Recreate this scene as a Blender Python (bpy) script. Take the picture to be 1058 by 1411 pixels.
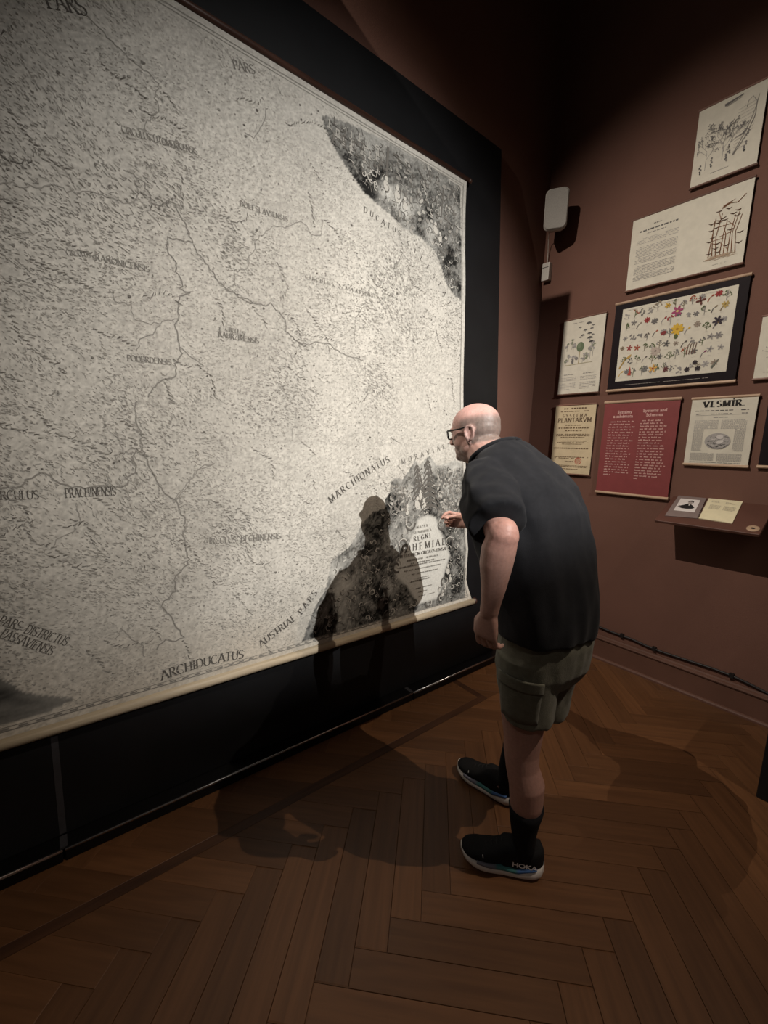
import bpy, bmesh, math, random
import numpy as np
from mathutils import Vector, Matrix, noise

for o in list(bpy.data.objects):
    bpy.data.objects.remove(o, do_unlink=True)
SC = bpy.context.scene
COL = SC.collection
random.seed(7)
RNG = np.random.default_rng(7)

# ------------------------------------------------------------------ camera
# metres; Z up, +Y runs along the map wall into the corner, +X along the right-hand wall away from the corner
IW, IH = 1058, 1411
CX, CY = 529.0, 705.5
V1 = np.array([1270., 640.]); V2 = np.array([63., 600.])          # vanishing points of the two walls
FPX = math.sqrt(-((V1[0]-CX)*(V2[0]-CX) + (V1[1]-CY)*(V2[1]-CY)))
def _ray(p): return np.array([p[0]-CX, p[1]-CY, FPX])
_ey = _ray(V1); _ey /= np.linalg.norm(_ey)
_ex = -_ray(V2); _ex -= _ey*np.dot(_ex, _ey); _ex /= np.linalg.norm(_ex)
_ez = np.cross(_ex, _ey)
ROT = np.array([_ex, _ey, _ez])                                    # world = ROT @ (right, down, forward)
CAM = np.array([0., 0., 1.6])
def wray(p): return ROT @ _ray(p)
def on_floor(p, z=0.):
    d = wray(p); return CAM + d*(z-CAM[2])/d[2]
def on_y(p, Y):
    d = wray(p); return CAM + d*(Y-CAM[1])/d[1]
def on_plane(p, P0, N):
    d = wray(p); N = np.asarray(N); return CAM + d*np.dot(np.asarray(P0)-CAM, N)/np.dot(d, N)
def project(P):
    q = ROT.T @ (np.asarray(P)-CAM); return (CX+FPX*q[0]/q[2], CY+FPX*q[1]/q[2], q[2])

cam_data = bpy.data.cameras.new('camera')
cam_data.sensor_fit = 'VERTICAL'; cam_data.sensor_height = 36.0
cam_data.lens = 36.0*FPX/IH; cam_data.clip_start = 0.02
cam = bpy.data.objects.new('camera', cam_data); COL.objects.link(cam)
M = Matrix.Identity(4)
for r in range(3):
    M[r][0] = ROT[r, 0]; M[r][1] = -ROT[r, 1]; M[r][2] = -ROT[r, 2]; M[r][3] = CAM[r]
cam.matrix_world = M
SC.camera = cam

# ------------------------------------------------------------------ light
SC.view_settings.view_transform = 'Standard'
SC.view_settings.look = 'None'
SC.view_settings.gamma = 1.0
SC.view_settings.use_curve_mapping = False
SC.view_settings.exposure = 0.0
world = bpy.data.worlds.new('gallery_gloom'); SC.world = world
world.use_nodes = True
bg = world.node_tree.nodes['Background']
bg.inputs[0].default_value = (1.0, 0.80, 0.66, 1); bg.inputs[1].default_value = 0.042

def spot(name, loc, target, watts, angle, blend, radius, color):
    l = bpy.data.lights.new(name, 'SPOT'); l.energy = watts; l.spot_size = math.radians(angle)
    l.spot_blend = blend; l.shadow_soft_size = radius; l.color = color
    o = bpy.data.objects.new(name, l); COL.objects.link(o); o.location = loc
    d = Vector(target)-Vector(loc); o.rotation_euler = d.to_track_quat('-Z', 'Y').to_euler()
    return o
LAMP_A = (3.60, 0.67, 4.62)      # throws the visitor's shadow on the map
LAMP_B = (-1.85, -0.60, 4.80)    # rakes along the right-hand wall
LAMP_C = (1.10, 2.20, 4.75)      # steep, throws his shadow on the floor
spot('map_spot', LAMP_A, (-2.0, 1.52, 1.85), 2350, 38.5, 1.0, 0.013, (1.0, 0.965, 0.92))
spot('wall_spot', LAMP_B, (-0.95, 3.3, 1.65), 620, 58, 1.0, 0.002, (1.0, 0.89, 0.78))
LAMP_D = (1.70, -1.50, 4.80)     # weak fill added behind the camera to lift the visitor's legs and shorts
spot('fill_spot', LAMP_D, (-0.7, 1.4, 0.5), 55, 44, 1.0, 0.10, (1.0, 0.88, 0.76))
spot('floor_spot', LAMP_C, (-1.75, 1.1, 0.3), 270, 62, 0.9, 0.012, (1.0, 0.84, 0.68))

# ------------------------------------------------------------------ helpers
def tag(o, label=None, cat=None, group=None, kind=None):
    if label: o['label'] = label
    if cat: o['category'] = cat
    if group: o['group'] = group
    if kind: o['kind'] = kind
    return o
def empty(name, loc, label, cat, group=None):
    o = bpy.data.objects.new(name, None); COL.objects.link(o); o.location = loc
    o.empty_display_size = 0.05
    return tag(o, label, cat, group)
def link_mesh(name, me, mat, parent=None, smooth=False):
    o = bpy.data.objects.new(name, me); COL.objects.link(o)
    if mat: me.materials.append(mat)
    if smooth:
        me.polygons.foreach_set('use_smooth', [True]*len(me.polygons))
    if parent is not None:
        o.parent = parent
        pm = Matrix.Translation(parent.location) if parent.parent is None else Matrix.Identity(4)   # parts carry world coordinates
        o.matrix_parent_inverse = pm.inverted()
    return o

class MB:
    def __init__(s): s.v = []; s.f = []; s.c = []; s.col = None
    def add(s, vs, fs, col=None):
        b = len(s.v); s.v += [tuple(p) for p in vs]; s.f += [tuple(i+b for i in f) for f in fs]
        if col is not None: s.c += [col]*len(vs)
    def box(s, x0, x1, y0, y1, z0, z1):
        s.add([(x0,y0,z0),(x1,y0,z0),(x1,y1,z0),(x0,y1,z0),(x0,y0,z1),(x1,y0,z1),(x1,y1,z1),(x0,y1,z1)],
              [(0,3,2,1),(4,5,6,7),(0,1,5,4),(1,2,6,5),(2,3,7,6),(3,0,4,7)]); return s
    def prism(s, poly, fn0, fn1):
        n = len(poly); s.add([fn0(*p) for p in poly]+[fn1(*p) for p in poly],
            [tuple(range(n-1,-1,-1)), tuple(range(n,2*n))]+[(i,(i+1)%n,n+(i+1)%n,n+i) for i in range(n)]); return s
    def rings(s, rings, cap=True):
        n = len(rings[0]); b = len(s.v)
        for r in rings: s.v += [tuple(p) for p in r]
        for k in range(len(rings)-1):
            for i in range(n):
                j = (i+1) % n
                s.f.append((b+k*n+i, b+k*n+j, b+(k+1)*n+j, b+(k+1)*n+i))
        if cap:
            s.f.append(tuple(b+i for i in range(n-1,-1,-1)))
            e = b+(len(rings)-1)*n; s.f.append(tuple(e+i for i in range(n)))
        return s
    def tube(s, pts, rad, n=12, caps=True, flat=None):
        pts = [Vector(p) for p in pts]
        if not hasattr(rad, '__len__'): rad = [rad]*len(pts)
        P = []; Rr = []
        if caps:   # rounded ends
            d0 = (pts[0]-pts[1]).normalized(); d1 = (pts[-1]-pts[-2]).normalized()
            for a in (80, 55, 28): P.append(pts[0]+d0*rad[0]*math.sin(math.radians(a))); Rr.append(rad[0]*math.cos(math.radians(a)))
        P += pts; Rr += list(rad)
        if caps:
            for a in (28, 55, 80): P.append(pts[-1]+d1*rad[-1]*math.sin(math.radians(a))); Rr.append(rad[-1]*math.cos(math.radians(a)))
        up = None; rings = []
        for i, p in enumerate(P):
            t = (P[min(i+1, len(P)-1)]-P[max(i-1, 0)]).normalized()
            if up is None:
                up = Vector((0,0,1)) if abs(t.z) < 0.9 else Vector((1,0,0))
            u = (up-t*up.dot(t)).normalized(); w = t.cross(u); up = u
            rings.append([p+(u*math.cos(2*math.pi*k/n)+w*math.sin(2*math.pi*k/n))*Rr[i] for k in range(n)])
        return s.rings(rings)
    def ell(s, c, r, rot=None, n=20, m=12):
        c = Vector(c); rings = []
        for k in range(m+1):
            a = math.pi*(k+0.02)/(m+0.04)-math.pi/2
            ring = []
            for i in range(n):
                b = 2*math.pi*i/n
                v = Vector((r[0]*math.cos(a)*math.cos(b), r[1]*math.cos(a)*math.sin(b), r[2]*math.sin(a)))
                ring.append(c+(rot @ v if rot else v))
            rings.append(ring)
        return s.rings(rings)
    def mesh(s, name):
        me = bpy.data.meshes.new(name); me.from_pydata(s.v, [], s.f); me.update()
        if s.c:
            a = me.color_attributes.new('Col', 'FLOAT_COLOR', 'POINT')
            arr = np.ones((len(s.v), 4), np.float32); arr[:, :3] = np.array(s.c, np.float32)
            a.data.foreach_set('color', arr.ravel())
        return me
    def build(s, name, mat, parent=None, smooth=False):
        return link_mesh(name, s.mesh(name), mat, parent, smooth)

def bevel_mesh(me, w, seg=2, angle=0.6):
    bm = bmesh.new(); bm.from_mesh(me)
    es = [e for e in bm.edges if len(e.link_faces) == 2 and e.calc_face_angle() > angle]
    bmesh.ops.bevel(bm, geom=es, offset=w, segments=seg, affect='EDGES', profile=0.6)
    bm.to_mesh(me); bm.free(); me.update()

# ------------------------------------------------------------------ materials
def mat(name, color, rough=0.6, spec=0.5, metal=0.0, attr=False, nscale=None, namt=0.15, bump=0.0, bscale=60, coords='Object', sss=0.0, sheen=0.0, emit=None, coat=0.0):
    m = bpy.data.materials.new(name); m.use_nodes = True
    nt = m.node_tree; b = nt.nodes['Principled BSDF']
    b.inputs['Roughness'].default_value = rough; b.inputs['Metallic'].default_value = metal
    b.inputs['Specular IOR Level'].default_value = spec
    b.inputs['Base Color'].default_value = (*color, 1)
    if sss:
        b.inputs['Subsurface Weight'].default_value = sss
        b.inputs['Subsurface Radius'].default_value = (0.012, 0.005, 0.003)
    if sheen: b.inputs['Sheen Weight'].default_value = sheen
    if coat: b.inputs['Coat Weight'].default_value = coat
    tc = nt.nodes.new('ShaderNodeTexCoord')
    src = None
    if attr:
        at = nt.nodes.new('ShaderNodeAttribute'); at.attribute_name = 'Col'; src = at.outputs['Color']
    if nscale:
        n = nt.nodes.new('ShaderNodeTexNoise'); n.inputs['Scale'].default_value = nscale; n.inputs['Detail'].default_value = 6
        nt.links.new(tc.outputs[coords], n.inputs['Vector'])
        mr = nt.nodes.new('ShaderNodeMapRange'); mr.inputs['From Min'].default_value = 0.3; mr.inputs['From Max'].default_value = 0.7
        mr.inputs['To Min'].default_value = 1-namt; mr.inputs['To Max'].default_value = 1+namt
        nt.links.new(n.outputs['Fac'], mr.inputs['Value'])
        mx = nt.nodes.new('ShaderNodeMix'); mx.data_type = 'RGBA'; mx.blend_type = 'MULTIPLY'; mx.inputs['Factor'].default_value = 1
        if src: nt.links.new(src, mx.inputs[6])
        else: mx.inputs[6].default_value = (*color, 1)
        nt.links.new(mr.outputs['Result'], mx.inputs[7])
        src = mx.outputs[2]
    if src: nt.links.new(src, b.inputs['Base Color'])
    if bump:
        n2 = nt.nodes.new('ShaderNodeTexNoise'); n2.inputs['Scale'].default_value = bscale; n2.inputs['Detail'].default_value = 4
        nt.links.new(tc.outputs[coords], n2.inputs['Vector'])
        bp = nt.nodes.new('ShaderNodeBump'); bp.inputs['Strength'].default_value = bump; bp.inputs['Distance'].default_value = 0.004
        nt.links.new(n2.outputs['Fac'], bp.inputs['Height']); nt.links.new(bp.outputs['Normal'], b.inputs['Normal'])
    if emit:
        b.inputs['Emission Color'].default_value = (*color, 1); b.inputs['Emission Strength'].default_value = emit
    return m

def wood_mat(name, c0, c1, rough=0.4, grain=(3.0, 60.0, 60.0), per_object=True, spec=0.4):
    m = bpy.data.materials.new(name); m.use_nodes = True
    nt = m.node_tree; b = nt.nodes['Principled BSDF']; b.inputs['Roughness'].default_value = rough
    b.inputs['Specular IOR Level'].default_value = spec
    tc = nt.nodes.new('ShaderNodeTexCoord'); mp = nt.nodes.new('ShaderNodeMapping'); mp.inputs['Scale'].default_value = grain
    oi = nt.nodes.new('ShaderNodeObjectInfo')
    va = nt.nodes.new('ShaderNodeVectorMath'); va.operation = 'ADD'
    sc = nt.nodes.new('ShaderNodeVectorMath'); sc.operation = 'SCALE'; sc.inputs['Scale'].default_value = 37.0
    cb = nt.nodes.new('ShaderNodeCombineXYZ')
    for i in range(3): nt.links.new(oi.outputs['Random'], cb.inputs[i])
    nt.links.new(cb.outputs[0], sc.inputs[0])
    nt.links.new(tc.outputs['Object'], mp.inputs['Vector']); nt.links.new(mp.outputs[0], va.inputs[0]); nt.links.new(sc.outputs[0], va.inputs[1])
    n = nt.nodes.new('ShaderNodeTexNoise'); n.inputs['Scale'].default_value = 1.0; n.inputs['Detail'].default_value = 7; n.inputs['Distortion'].default_value = 0.4
    nt.links.new(va.outputs[0], n.inputs['Vector'])
    cr = nt.nodes.new('ShaderNodeValToRGB'); cr.color_ramp.elements[0].position = 0.3; cr.color_ramp.elements[1].position = 0.72
    cr.color_ramp.elements[0].color = (*c0, 1); cr.color_ramp.elements[1].color = (*c1, 1)
    nt.links.new(n.outputs['Fac'], cr.inputs['Fac'])
    src = cr.outputs['Color']
    if per_object:
        mr = nt.nodes.new('ShaderNodeMapRange'); mr.inputs['To Min'].default_value = 0.78; mr.inputs['To Max'].default_value = 1.18
        nt.links.new(oi.outputs['Random'], mr.inputs['Value'])
        mx = nt.nodes.new('ShaderNodeMix'); mx.data_type = 'RGBA'; mx.blend_type = 'MULTIPLY'; mx.inputs['Factor'].default_value = 1
        nt.links.new(src, mx.inputs[6]); nt.links.new(mr.outputs['Result'], mx.inputs[7]); src = mx.outputs[2]
    nt.links.new(src, b.inputs['Base Color'])
    bp = nt.nodes.new('ShaderNodeBump'); bp.inputs['Strength'].default_value = 0.12; bp.inputs['Distance'].default_value = 0.001
    nt.links.new(n.outputs['Fac'], bp.inputs['Height']); nt.links.new(bp.outputs['Normal'], b.inputs['Normal'])
    return m

MT = dict(
    wall=mat('brown_wall_paint', (0.150, 0.075, 0.055), 0.8, 0.2, nscale=3, namt=0.06, bump=0.15, bscale=160),
    ceiling=mat('dark_ceiling', (0.05, 0.04, 0.035), 0.9, 0.2, nscale=2),
    black=mat('black_panel_paint', (0.0065, 0.0068, 0.0078), 0.48, 0.3, nscale=5, namt=0.2),
    deck=mat('black_deck', (0.003, 0.003, 0.0035), 0.35, 0.3, nscale=8, namt=0.2),
    edge=mat('dark_metal_edge', (0.55, 0.55, 0.56), 0.27, 0.6, metal=1.0, nscale=20),
    seam_and_reflection=mat('grey_joint_and_reflection', (0.035, 0.035, 0.040), 0.4, 0.5, nscale=30),
    paper=mat('old_map_paper', (0.6, 0.56, 0.48), 0.85, 0.2, attr=True, nscale=90, namt=0.10),
    ink=mat('printing_ink', (0.05, 0.05, 0.05), 0.85, 0.2, attr=True, nscale=200, namt=0.08),
    rail_dark=wood_mat('dark_rail_wood', (0.030, 0.014, 0.010), (0.075, 0.035, 0.024), 0.4, (40, 3, 40)),
    rail_pale=wood_mat('pale_rail_wood', (0.38, 0.31, 0.21), (0.56, 0.47, 0.34), 0.5, (60, 3, 60)),
    rail_tan=wood_mat('tan_rail_wood', (0.36, 0.24, 0.155), (0.50, 0.35, 0.24), 0.5, (3, 60, 60)),
    rail_brown=wood_mat('brown_rail_wood', (0.12, 0.06, 0.042), (0.20, 0.10, 0.07), 0.5, (3, 60, 60)),
    sheet=mat('white_poster_paper', (0.62, 0.585, 0.49), 0.7, 0.25, nscale=25, namt=0.05),
    sheet_tan=mat('tan_poster_paper', (0.56, 0.46, 0.30), 0.75, 0.25, nscale=12, namt=0.10),
    sheet_red=mat('maroon_poster', (0.21, 0.045, 0.045), 0.55, 0.3, nscale=25, namt=0.05),
    sheet_black=mat('black_poster', (0.010, 0.006, 0.008), 0.6, 0.12, nscale=25, namt=0.1),
    parquet=wood_mat('oak_parquet', (0.088, 0.037, 0.014), (0.132, 0.058, 0.023), 0.45, (3.0, 45, 45)),
    parquet_dark=wood_mat('dark_inlay', (0.035, 0.015, 0.008), (0.07, 0.030, 0.014), 0.42, (45, 3, 45)),
    gap=mat('floor_joint', (0.034, 0.016, 0.008), 0.8, 0.2, nscale=30),
    base=mat('baseboard_paint', (0.12, 0.058, 0.040), 0.45, 0.4, nscale=8, namt=0.08),
    shelf=mat('shelf_laminate', (0.10, 0.044, 0.032), 0.45, 0.4, nscale=10, namt=0.08),
    white_plastic=mat('grey_white_plastic', (0.52, 0.49, 0.44), 0.5, 0.4, nscale=120, namt=0.08),
    grille=mat('speaker_grille', (0.36, 0.34, 0.31), 0.6, 0.3, nscale=400, namt=0.25, bump=0.3, bscale=500),
    cable=mat('black_cable', (0.012, 0.010, 0.010), 0.5, 0.4, nscale=40),
    case=mat('black_case', (0.006, 0.006, 0.007), 0.5, 0.4, nscale=10),
    skin=mat('skin', (0.6, 0.35, 0.27), 0.47, 0.4, attr=True, nscale=120, namt=0.08, bump=0.12, bscale=260, sss=0.12),
    shirt=mat('charcoal_cotton', (0.0125, 0.013, 0.0155), 0.9, 0.15, nscale=60, namt=0.12, bump=0.25, bscale=500, sheen=0.05),
    shorts=mat('olive_cotton', (0.125, 0.120, 0.090), 0.9, 0.2, nscale=40, namt=0.15, bump=0.3, bscale=300, sheen=0.1),
    sock=mat('black_sock', (0.008, 0.008, 0.010), 0.9, 0.2, nscale=80, bump=0.3, bscale=500),
    upper=mat('black_knit_upper', (0.007, 0.007, 0.008), 0.8, 0.25, nscale=100, bump=0.4, bscale=400),
    sole=mat('white_foam_sole', (0.62, 0.58, 0.55), 0.6, 0.3, nscale=40, namt=0.08),
    teal=mat('teal_midsole', (0.045, 0.15, 0.17), 0.6, 0.3, attr=True, nscale=40, namt=0.08),
    logo=mat('grey_logo', (0.75, 0.74, 0.75), 0.5, 0.4, nscale=60),
    lace=mat('dark_lace', (0.02, 0.02, 0.022), 0.8, 0.3, nscale=60),
    frame=mat('black_acetate', (0.008, 0.007, 0.007), 0.25, 0.5, nscale=30),
    lamp=mat('black_lamp_metal', (0.01, 0.01, 0.01), 0.5, 0.4, nscale=30),
)
lens = bpy.data.materials.new('spectacle_glass'); lens.use_nodes = True
_b = lens.node_tree.nodes['Principled BSDF']; _b.inputs['Transmission Weight'].default_value = 1; _b.inputs['Roughness'].default_value = 0.02
_b.inputs['IOR'].default_value = 1.05; _b.inputs['Base Color'].default_value = (0.95, 0.97, 0.97, 1)
MT['lens'] = lens

# ------------------------------------------------------------------ setting
YW = 3.318            # right-hand wall
XL = -2.16            # map wall
HR = 5.6
def struct(name, b, m, parent=None):
    o = b.build(name, m, parent); o['kind'] = 'structure'; return o
struct('wall_left', MB().box(XL-0.15, XL, -5.0, YW+0.15, 0, HR), MT['wall'])
struct('wall_right', MB().box(XL, 5.5, YW, YW+0.15, 0, HR), MT['wall'])
struct('ceiling', MB().box(XL-0.15, 5.5, -5.0, YW+0.15, HR, HR+0.1), MT['ceiling'])
floor = struct('floor', MB().box(XL-0.15, 5.5, -5.0, YW+0.15, -0.06, -0.0035), MT['gap'])

# herringbone parquet: every board in view is an object, cut where the dark inlay strip runs
PW, PL = 0.105, 0.63
SX0, SX1, SYJ = -1.585, -1.540, 2.10         # inlay strip along the map wall, turning to the wall at SYJ
def clip(poly, a, b, c):                     # keep a*x+b*y >= c
    out = []
    for i, p in enumerate(poly):
        q = poly[(i+1) % len(poly)]; dp = a*p[0]+b*p[1]-c; dq = a*q[0]+b*q[1]-c
        if dp >= 0: out.append(p)
        if (dp >= 0) != (dq >= 0):
            t = dp/(dp-dq); out.append((p[0]+(q[0]-p[0])*t, p[1]+(q[1]-p[1])*t))
    return out
def area(poly): return abs(sum(p[0]*q[1]-q[0]*p[1] for p, q in zip(poly, poly[1:]+poly[:1])))/2
def board_mesh(poly, name):
    n = len(poly); cx = sum(p[0] for p in poly)/n; cy = sum(p[1] for p in poly)/n
    ins = [(cx+(p[0]-cx)*0.985, cy+(p[1]-cy)*0.985) for p in poly]
    b = MB()
    b.v = [(p[0], p[1], -0.0035) for p in poly]+[(p[0], p[1], -0.001) for p in poly]+[(p[0], p[1], 0.0) for p in ins]
    b.f = [tuple(range(2*n, 3*n))]
    for k in (0, 1):
        for i in range(n):
            j = (i+1) % n; b.f.append((k*n+i, k*n+j, (k+1)*n+j, (k+1)*n+i))
    return b.mesh(name)
s2 = math.sqrt(0.5)
full_mesh = board_mesh([(-PL/2+.0007, -PW/2+.0007), (PL/2-.0007, -PW/2+.0007), (PL/2-.0007, PW/2-.0007), (-PL/2+.0007, PW/2-.0007)], 'plank')
full_mesh.materials.append(MT['parquet'])
rest = MB(); nplank = 0
cand = []
for k in range(-70, 70):
    for m_ in range(-9, 10):
        for hv in (0, 1):
            a = k*PW+m_*PL; b_ = k*PW-m_*PL
            if hv == 0: ca, cb_, ang = a+PL/2, b_+PW/2, 0.0
            else: ca, cb_, ang = a+PW/2, b_+PW+PL/2, math.pi/2
            x = (ca-cb_)*s2+0.05; y = (ca+cb_)*s2+0.0
            if -2.3 < x < 3.2 and -2.6 < y < 3.7: cand.append((x, y, ang+math.pi/4))
def emit_board(poly, ang):
    """a cut board: mesh in its own frame so the grain runs along it"""
    global nplank
    n = len(poly); cx = sum(p[0] for p in poly)/n; cy = sum(p[1] for p in poly)/n
    c_, s_ = math.cos(-ang), math.sin(-ang)
    loc = [((p[0]-cx)*c_-(p[1]-cy)*s_, (p[0]-cx)*s_+(p[1]-cy)*c_) for p in poly]
    u, v, w = project((cx, cy, 0)) if ROT[0, 2]*cx+ROT[1, 2]*cy > 0.2 else (-9e9, 0, 0)
    if -160 < u < 1220 and 800 < v < 1720 and nplank < 299:
        me = board_mesh(loc, 'plank'); o = link_mesh('plank', me, MT['parquet'], None)
        o.location = (cx, cy, 0); o.rotation_euler[2] = ang; o.parent = floor; nplank += 1
    else:
        rest.add([(p[0], p[1], -0.0005) for p in poly], [tuple(range(n))])
for x, y, ang in cand:
    c_, s_ = math.cos(ang), math.sin(ang)
    q = [(x+dx*c_-dy*s_, y+dx*s_+dy*c_) for dx, dy in ((-PL/2, -PW/2), (PL/2, -PW/2), (PL/2, PW/2), (-PL/2, PW/2))]
    xs = [p[0] for p in q]; ys = [p[1] for p in q]
    if max(ys) > YW-0.001 or min(xs) < XL or (min(xs) < SX1 and min(ys) < SYJ+0.045):
        q = clip(clip(q, 0, -1, -(YW-0.001)), 1, 0, XL+0.001)
        if len(q) < 3: continue
        for cl in ([(1, 0, SX1)], [(-1, 0, -SX0), (0, -1, -SYJ)], [(-1, 0, -SX1), (0, 1, SYJ+0.045)]):
            r = q
            for a in cl:
                r = clip(r, *a) if len(r) > 2 else []
            if len(r) > 2 and area(r) > 2e-4: emit_board(r, ang)
    else:
        u, v, w = project((x, y, 0)) if ROT[0, 2]*x+ROT[1, 2]*y > 0.2 else (-9e9, 0, 0)
        if -200 < u < 1260 and 800 < v < 1760 and nplank < 299:
            o = bpy.data.objects.new('plank', full_mesh); COL.objects.link(o)
            o.location = (x, y, 0); o.rotation_euler[2] = ang; o.parent = floor; nplank += 1
        else:
            rest.add([(p[0], p[1], -0.0005) for p in q], [(0, 1, 2, 3)])
ro = rest.build('more_planks', MT['parquet'], floor); ro['kind'] = 'stuff'
MB().box(SX0, SX1, -2.5, SYJ+0.045, -0.0035, 0.0).build('inlay_strip', MT['parquet_dark'], floor)
MB().box(XL, SX0, SYJ, SYJ+0.045, -0.0035, 0.0).build('inlay_strip', MT['parquet_dark'], floor)

# baseboards with a moulded top bead and a shoe at the floor
def baseboard(name, along_x):
    prof = [(0, 0), (0.034, 0), (0.034, 0.012), (0.030, 0.020), (0.020, 0.024), (0.020, 0.158), (0.028, 0.164), (0.031, 0.172), (0.028, 0.180), (0.016, 0.186), (0.012, 0.196), (0, 0.198)]
    b = MB()
    if along_x: rings = [[(x, YW-d, z) for d, z in prof] for x in (XL+0.001, 3.2)]
    else: rings = [[(XL+d, y, z) for d, z in prof] for y in (-4.9, YW-0.035)]
    b.rings(rings); return struct(name, b, MT['base'])
baseboard('baseboard_right', True); baseboard('baseboard_left', False)

# ------------------------------------------------------------------ leaning panel, deck and map
LS = 0.068; X0P = -1.885; X0M = -1.857      # panel front and map plane: X = X0 - LS*z
NL = math.hypot(1, LS); NMX, NMZ = 1/NL, LS/NL
def pm(p, x0=X0M):                            # photograph pixel -> (y, z) on the map plane
    q = on_plane(p, (x0, 0, 0), (1, 0, LS)); return q[1], q[2]
YP0 = -1.75; YP1, ZP1 = pm((691, 206), X0P)
panel = empty('exhibition_panel', (X0P, 0.4, 0.052), 'tall black backing panel leaning against the brown wall behind the map', 'panel')
b = MB().prism([(0.052, 0), (ZP1, 0), (ZP1, 1), (0.052, 1)], lambda z, k: (X0P-LS*z-0.018*k, YP0, z), lambda z, k: (X0P-LS*z-0.018*k, YP1, z))
b.build('board', MT['black'], panel)
for yy in (YP0+0.3, 0.6, YP1-0.3):            # battens behind carry the panel
    b = MB(); b.prism([(0.052, 0), (ZP1-0.3, 0), (ZP1-0.3, 1), (0.052, 1)], lambda z, k: (X0P-LS*z-0.018-0.02*k*(1 if z < 1 else 0), yy-0.03, z), lambda z, k: (X0P-LS*z-0.018-0.02*k*(1 if z < 1 else 0), yy+0.03, z))
    b.build('batten', MT['black'], panel)

DX = -1.808                                   # front of the low black deck
deck = empty('low_plinth', (DX, 0.5, 0), 'low black floor plinth with a bright metal front edge under the map', 'plinth')
joints = [-1.75, -0.055, 1.73, YP1+0.12]
for y0, y1 in zip(joints, joints[1:]):
    me = MB().box(XL+0.04, DX, y0+0.004, y1-0.004, 0, 0.050).mesh('deck_board'); bevel_mesh(me, 0.002, 1)
    link_mesh('deck_board', me, MT['deck'], deck)
    MB().tube([(DX-.004, y0+0.004, 0.047), (DX-.004, (y0+y1)/2, 0.047), (DX-.004, y1-0.004, 0.047)], .0065, 16, caps=False).build('edge_strip', MT['edge'], deck, True)
MB().prism([(0.056, 0), (0.46, 0), (0.46, 1), (0.056, 1)], lambda z, k: (X0P-LS*z+.0015*k, -.066, z), lambda z, k: (X0P-LS*z+.0015*k, -.044, z)).build('joint_and_reflection', MT['seam_and_reflection'], panel)  # grey strip stands in for a faint reflection on the panel
for y in joints[1:3]:
    MB().box(X0P+0.002, DX-0.013, y-0.012, y+0.012, 0.044, 0.0515).build('joint_and_reflection', MT['seam_and_reflection'], deck)

wall_map = empty('wall_map', (X0M, 0.7, 0.45), 'huge old engraved map sheet hanging on the black leaning panel', 'map')
edge_px = [(643, 250), (640, 300), (638, 350), (637, 425), (638, 520), (638, 600), (639.5, 680), (642, 735), (644, 757), (642.5, 780), (641.5, 798), (645, 812), (650, 826)]
edge = sorted([pm(p)[::-1] for p in edge_px]); EZ = np.array([e[0] for e in edge]); EY = np.array([e[1] for e in edge])
ZB, ZT = EZ[0], EZ[-1]; YM0 = -1.15
def y_edge(z): return np.interp(z, EZ, EY)
def mdisp(y, z):
    y = np.asarray(y, float); z = np.asarray(z, float)
    k = np.clip((z-ZB)/0.25, 0, 1)*np.clip((ZT-z)/0.25, 0, 1)
    near = np.exp(-((2.35-y)/0.35)**2)
    return k*(0.004*np.sin(3.1*y+0.7*z)*np.sin(2.3*z+1.0)+0.004+near*0.010*(np.sin(5.2*z+0.6)+1))
def map_pt(y, z, off=0.0):
    d = mdisp(y, z)+off
    return np.stack([X0M-LS*np.asarray(z, float)+NMX*d, np.asarray(y, float)+0*d, np.asarray(z, float)+NMZ*d], -1)

def vnoise(x, y, seed=0):
    x = np.asarray(x, float); y = np.asarray(y, float)
    xi = np.floor(x).astype(np.int64); yi = np.floor(y).astype(np.int64); fx = x-xi; fy = y-yi
    fx = fx*fx*(3-2*fx); fy = fy*fy*(3-2*fy)
    def h(a, b_):
        n = (a*374761393+b_*668265263+seed*1442695041) & 0xffffffff
        n = ((n ^ (n >> 13))*1274126177) & 0xffffffff
        return ((n ^ (n >> 16)) & 0xffff)/65535.0
    return (h(xi, yi)*(1-fx)+h(xi+1, yi)*fx)*(1-fy)+(h(xi, yi+1)*(1-fx)+h(xi+1, yi+1)*fx)*fy
def fbm(x, y, seed=0, o=4):
    v = 0; a = 0.5; t = 0
    for k in range(o):
        v = v+a*vnoise(x*2**k, y*2**k, seed+k); t += a; a *= 0.55
    return v/t
def inside(poly, y, z):
    r = np.zeros(np.shape(y), bool); n = len(poly)
    for i in range(n):
        (y0, z0), (y1, z1) = poly[i], poly[(i+1) % n]
        c = ((z0 > z) != (z1 > z)); 
        r ^= c & (y < (y1-y0)*(z-z0)/(z1-z0+1e-12)+y0)
    return r
def seg_dist(poly, y, z):
    d = np.full(np.shape(y), 9.0); n = len(poly)
    for i in range(n):
        a = np.array(poly[i]); b_ = np.array(poly[(i+1) % n]); ab = b_-a
        t = np.clip(((y-a[0])*ab[0]+(z-a[1])*ab[1])/(ab @ ab+1e-12), 0, 1)
        d = np.minimum(d, np.hypot(y-a[0]-t*ab[0], z-a[1]-t*ab[1]))
    return d
PX = lambda L: [pm(p) for p in L]
POLY_TR = PX([(443, 158), (480, 170), (540, 198), (600, 234), (634, 258), (633, 330), (632, 415), (622, 408), (612, 392), (606, 370), (597, 347), (577, 327), (556, 316), (537, 297), (520, 283), (501, 266), (487, 246), (470, 221), (456, 197), (447, 176)])
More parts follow.
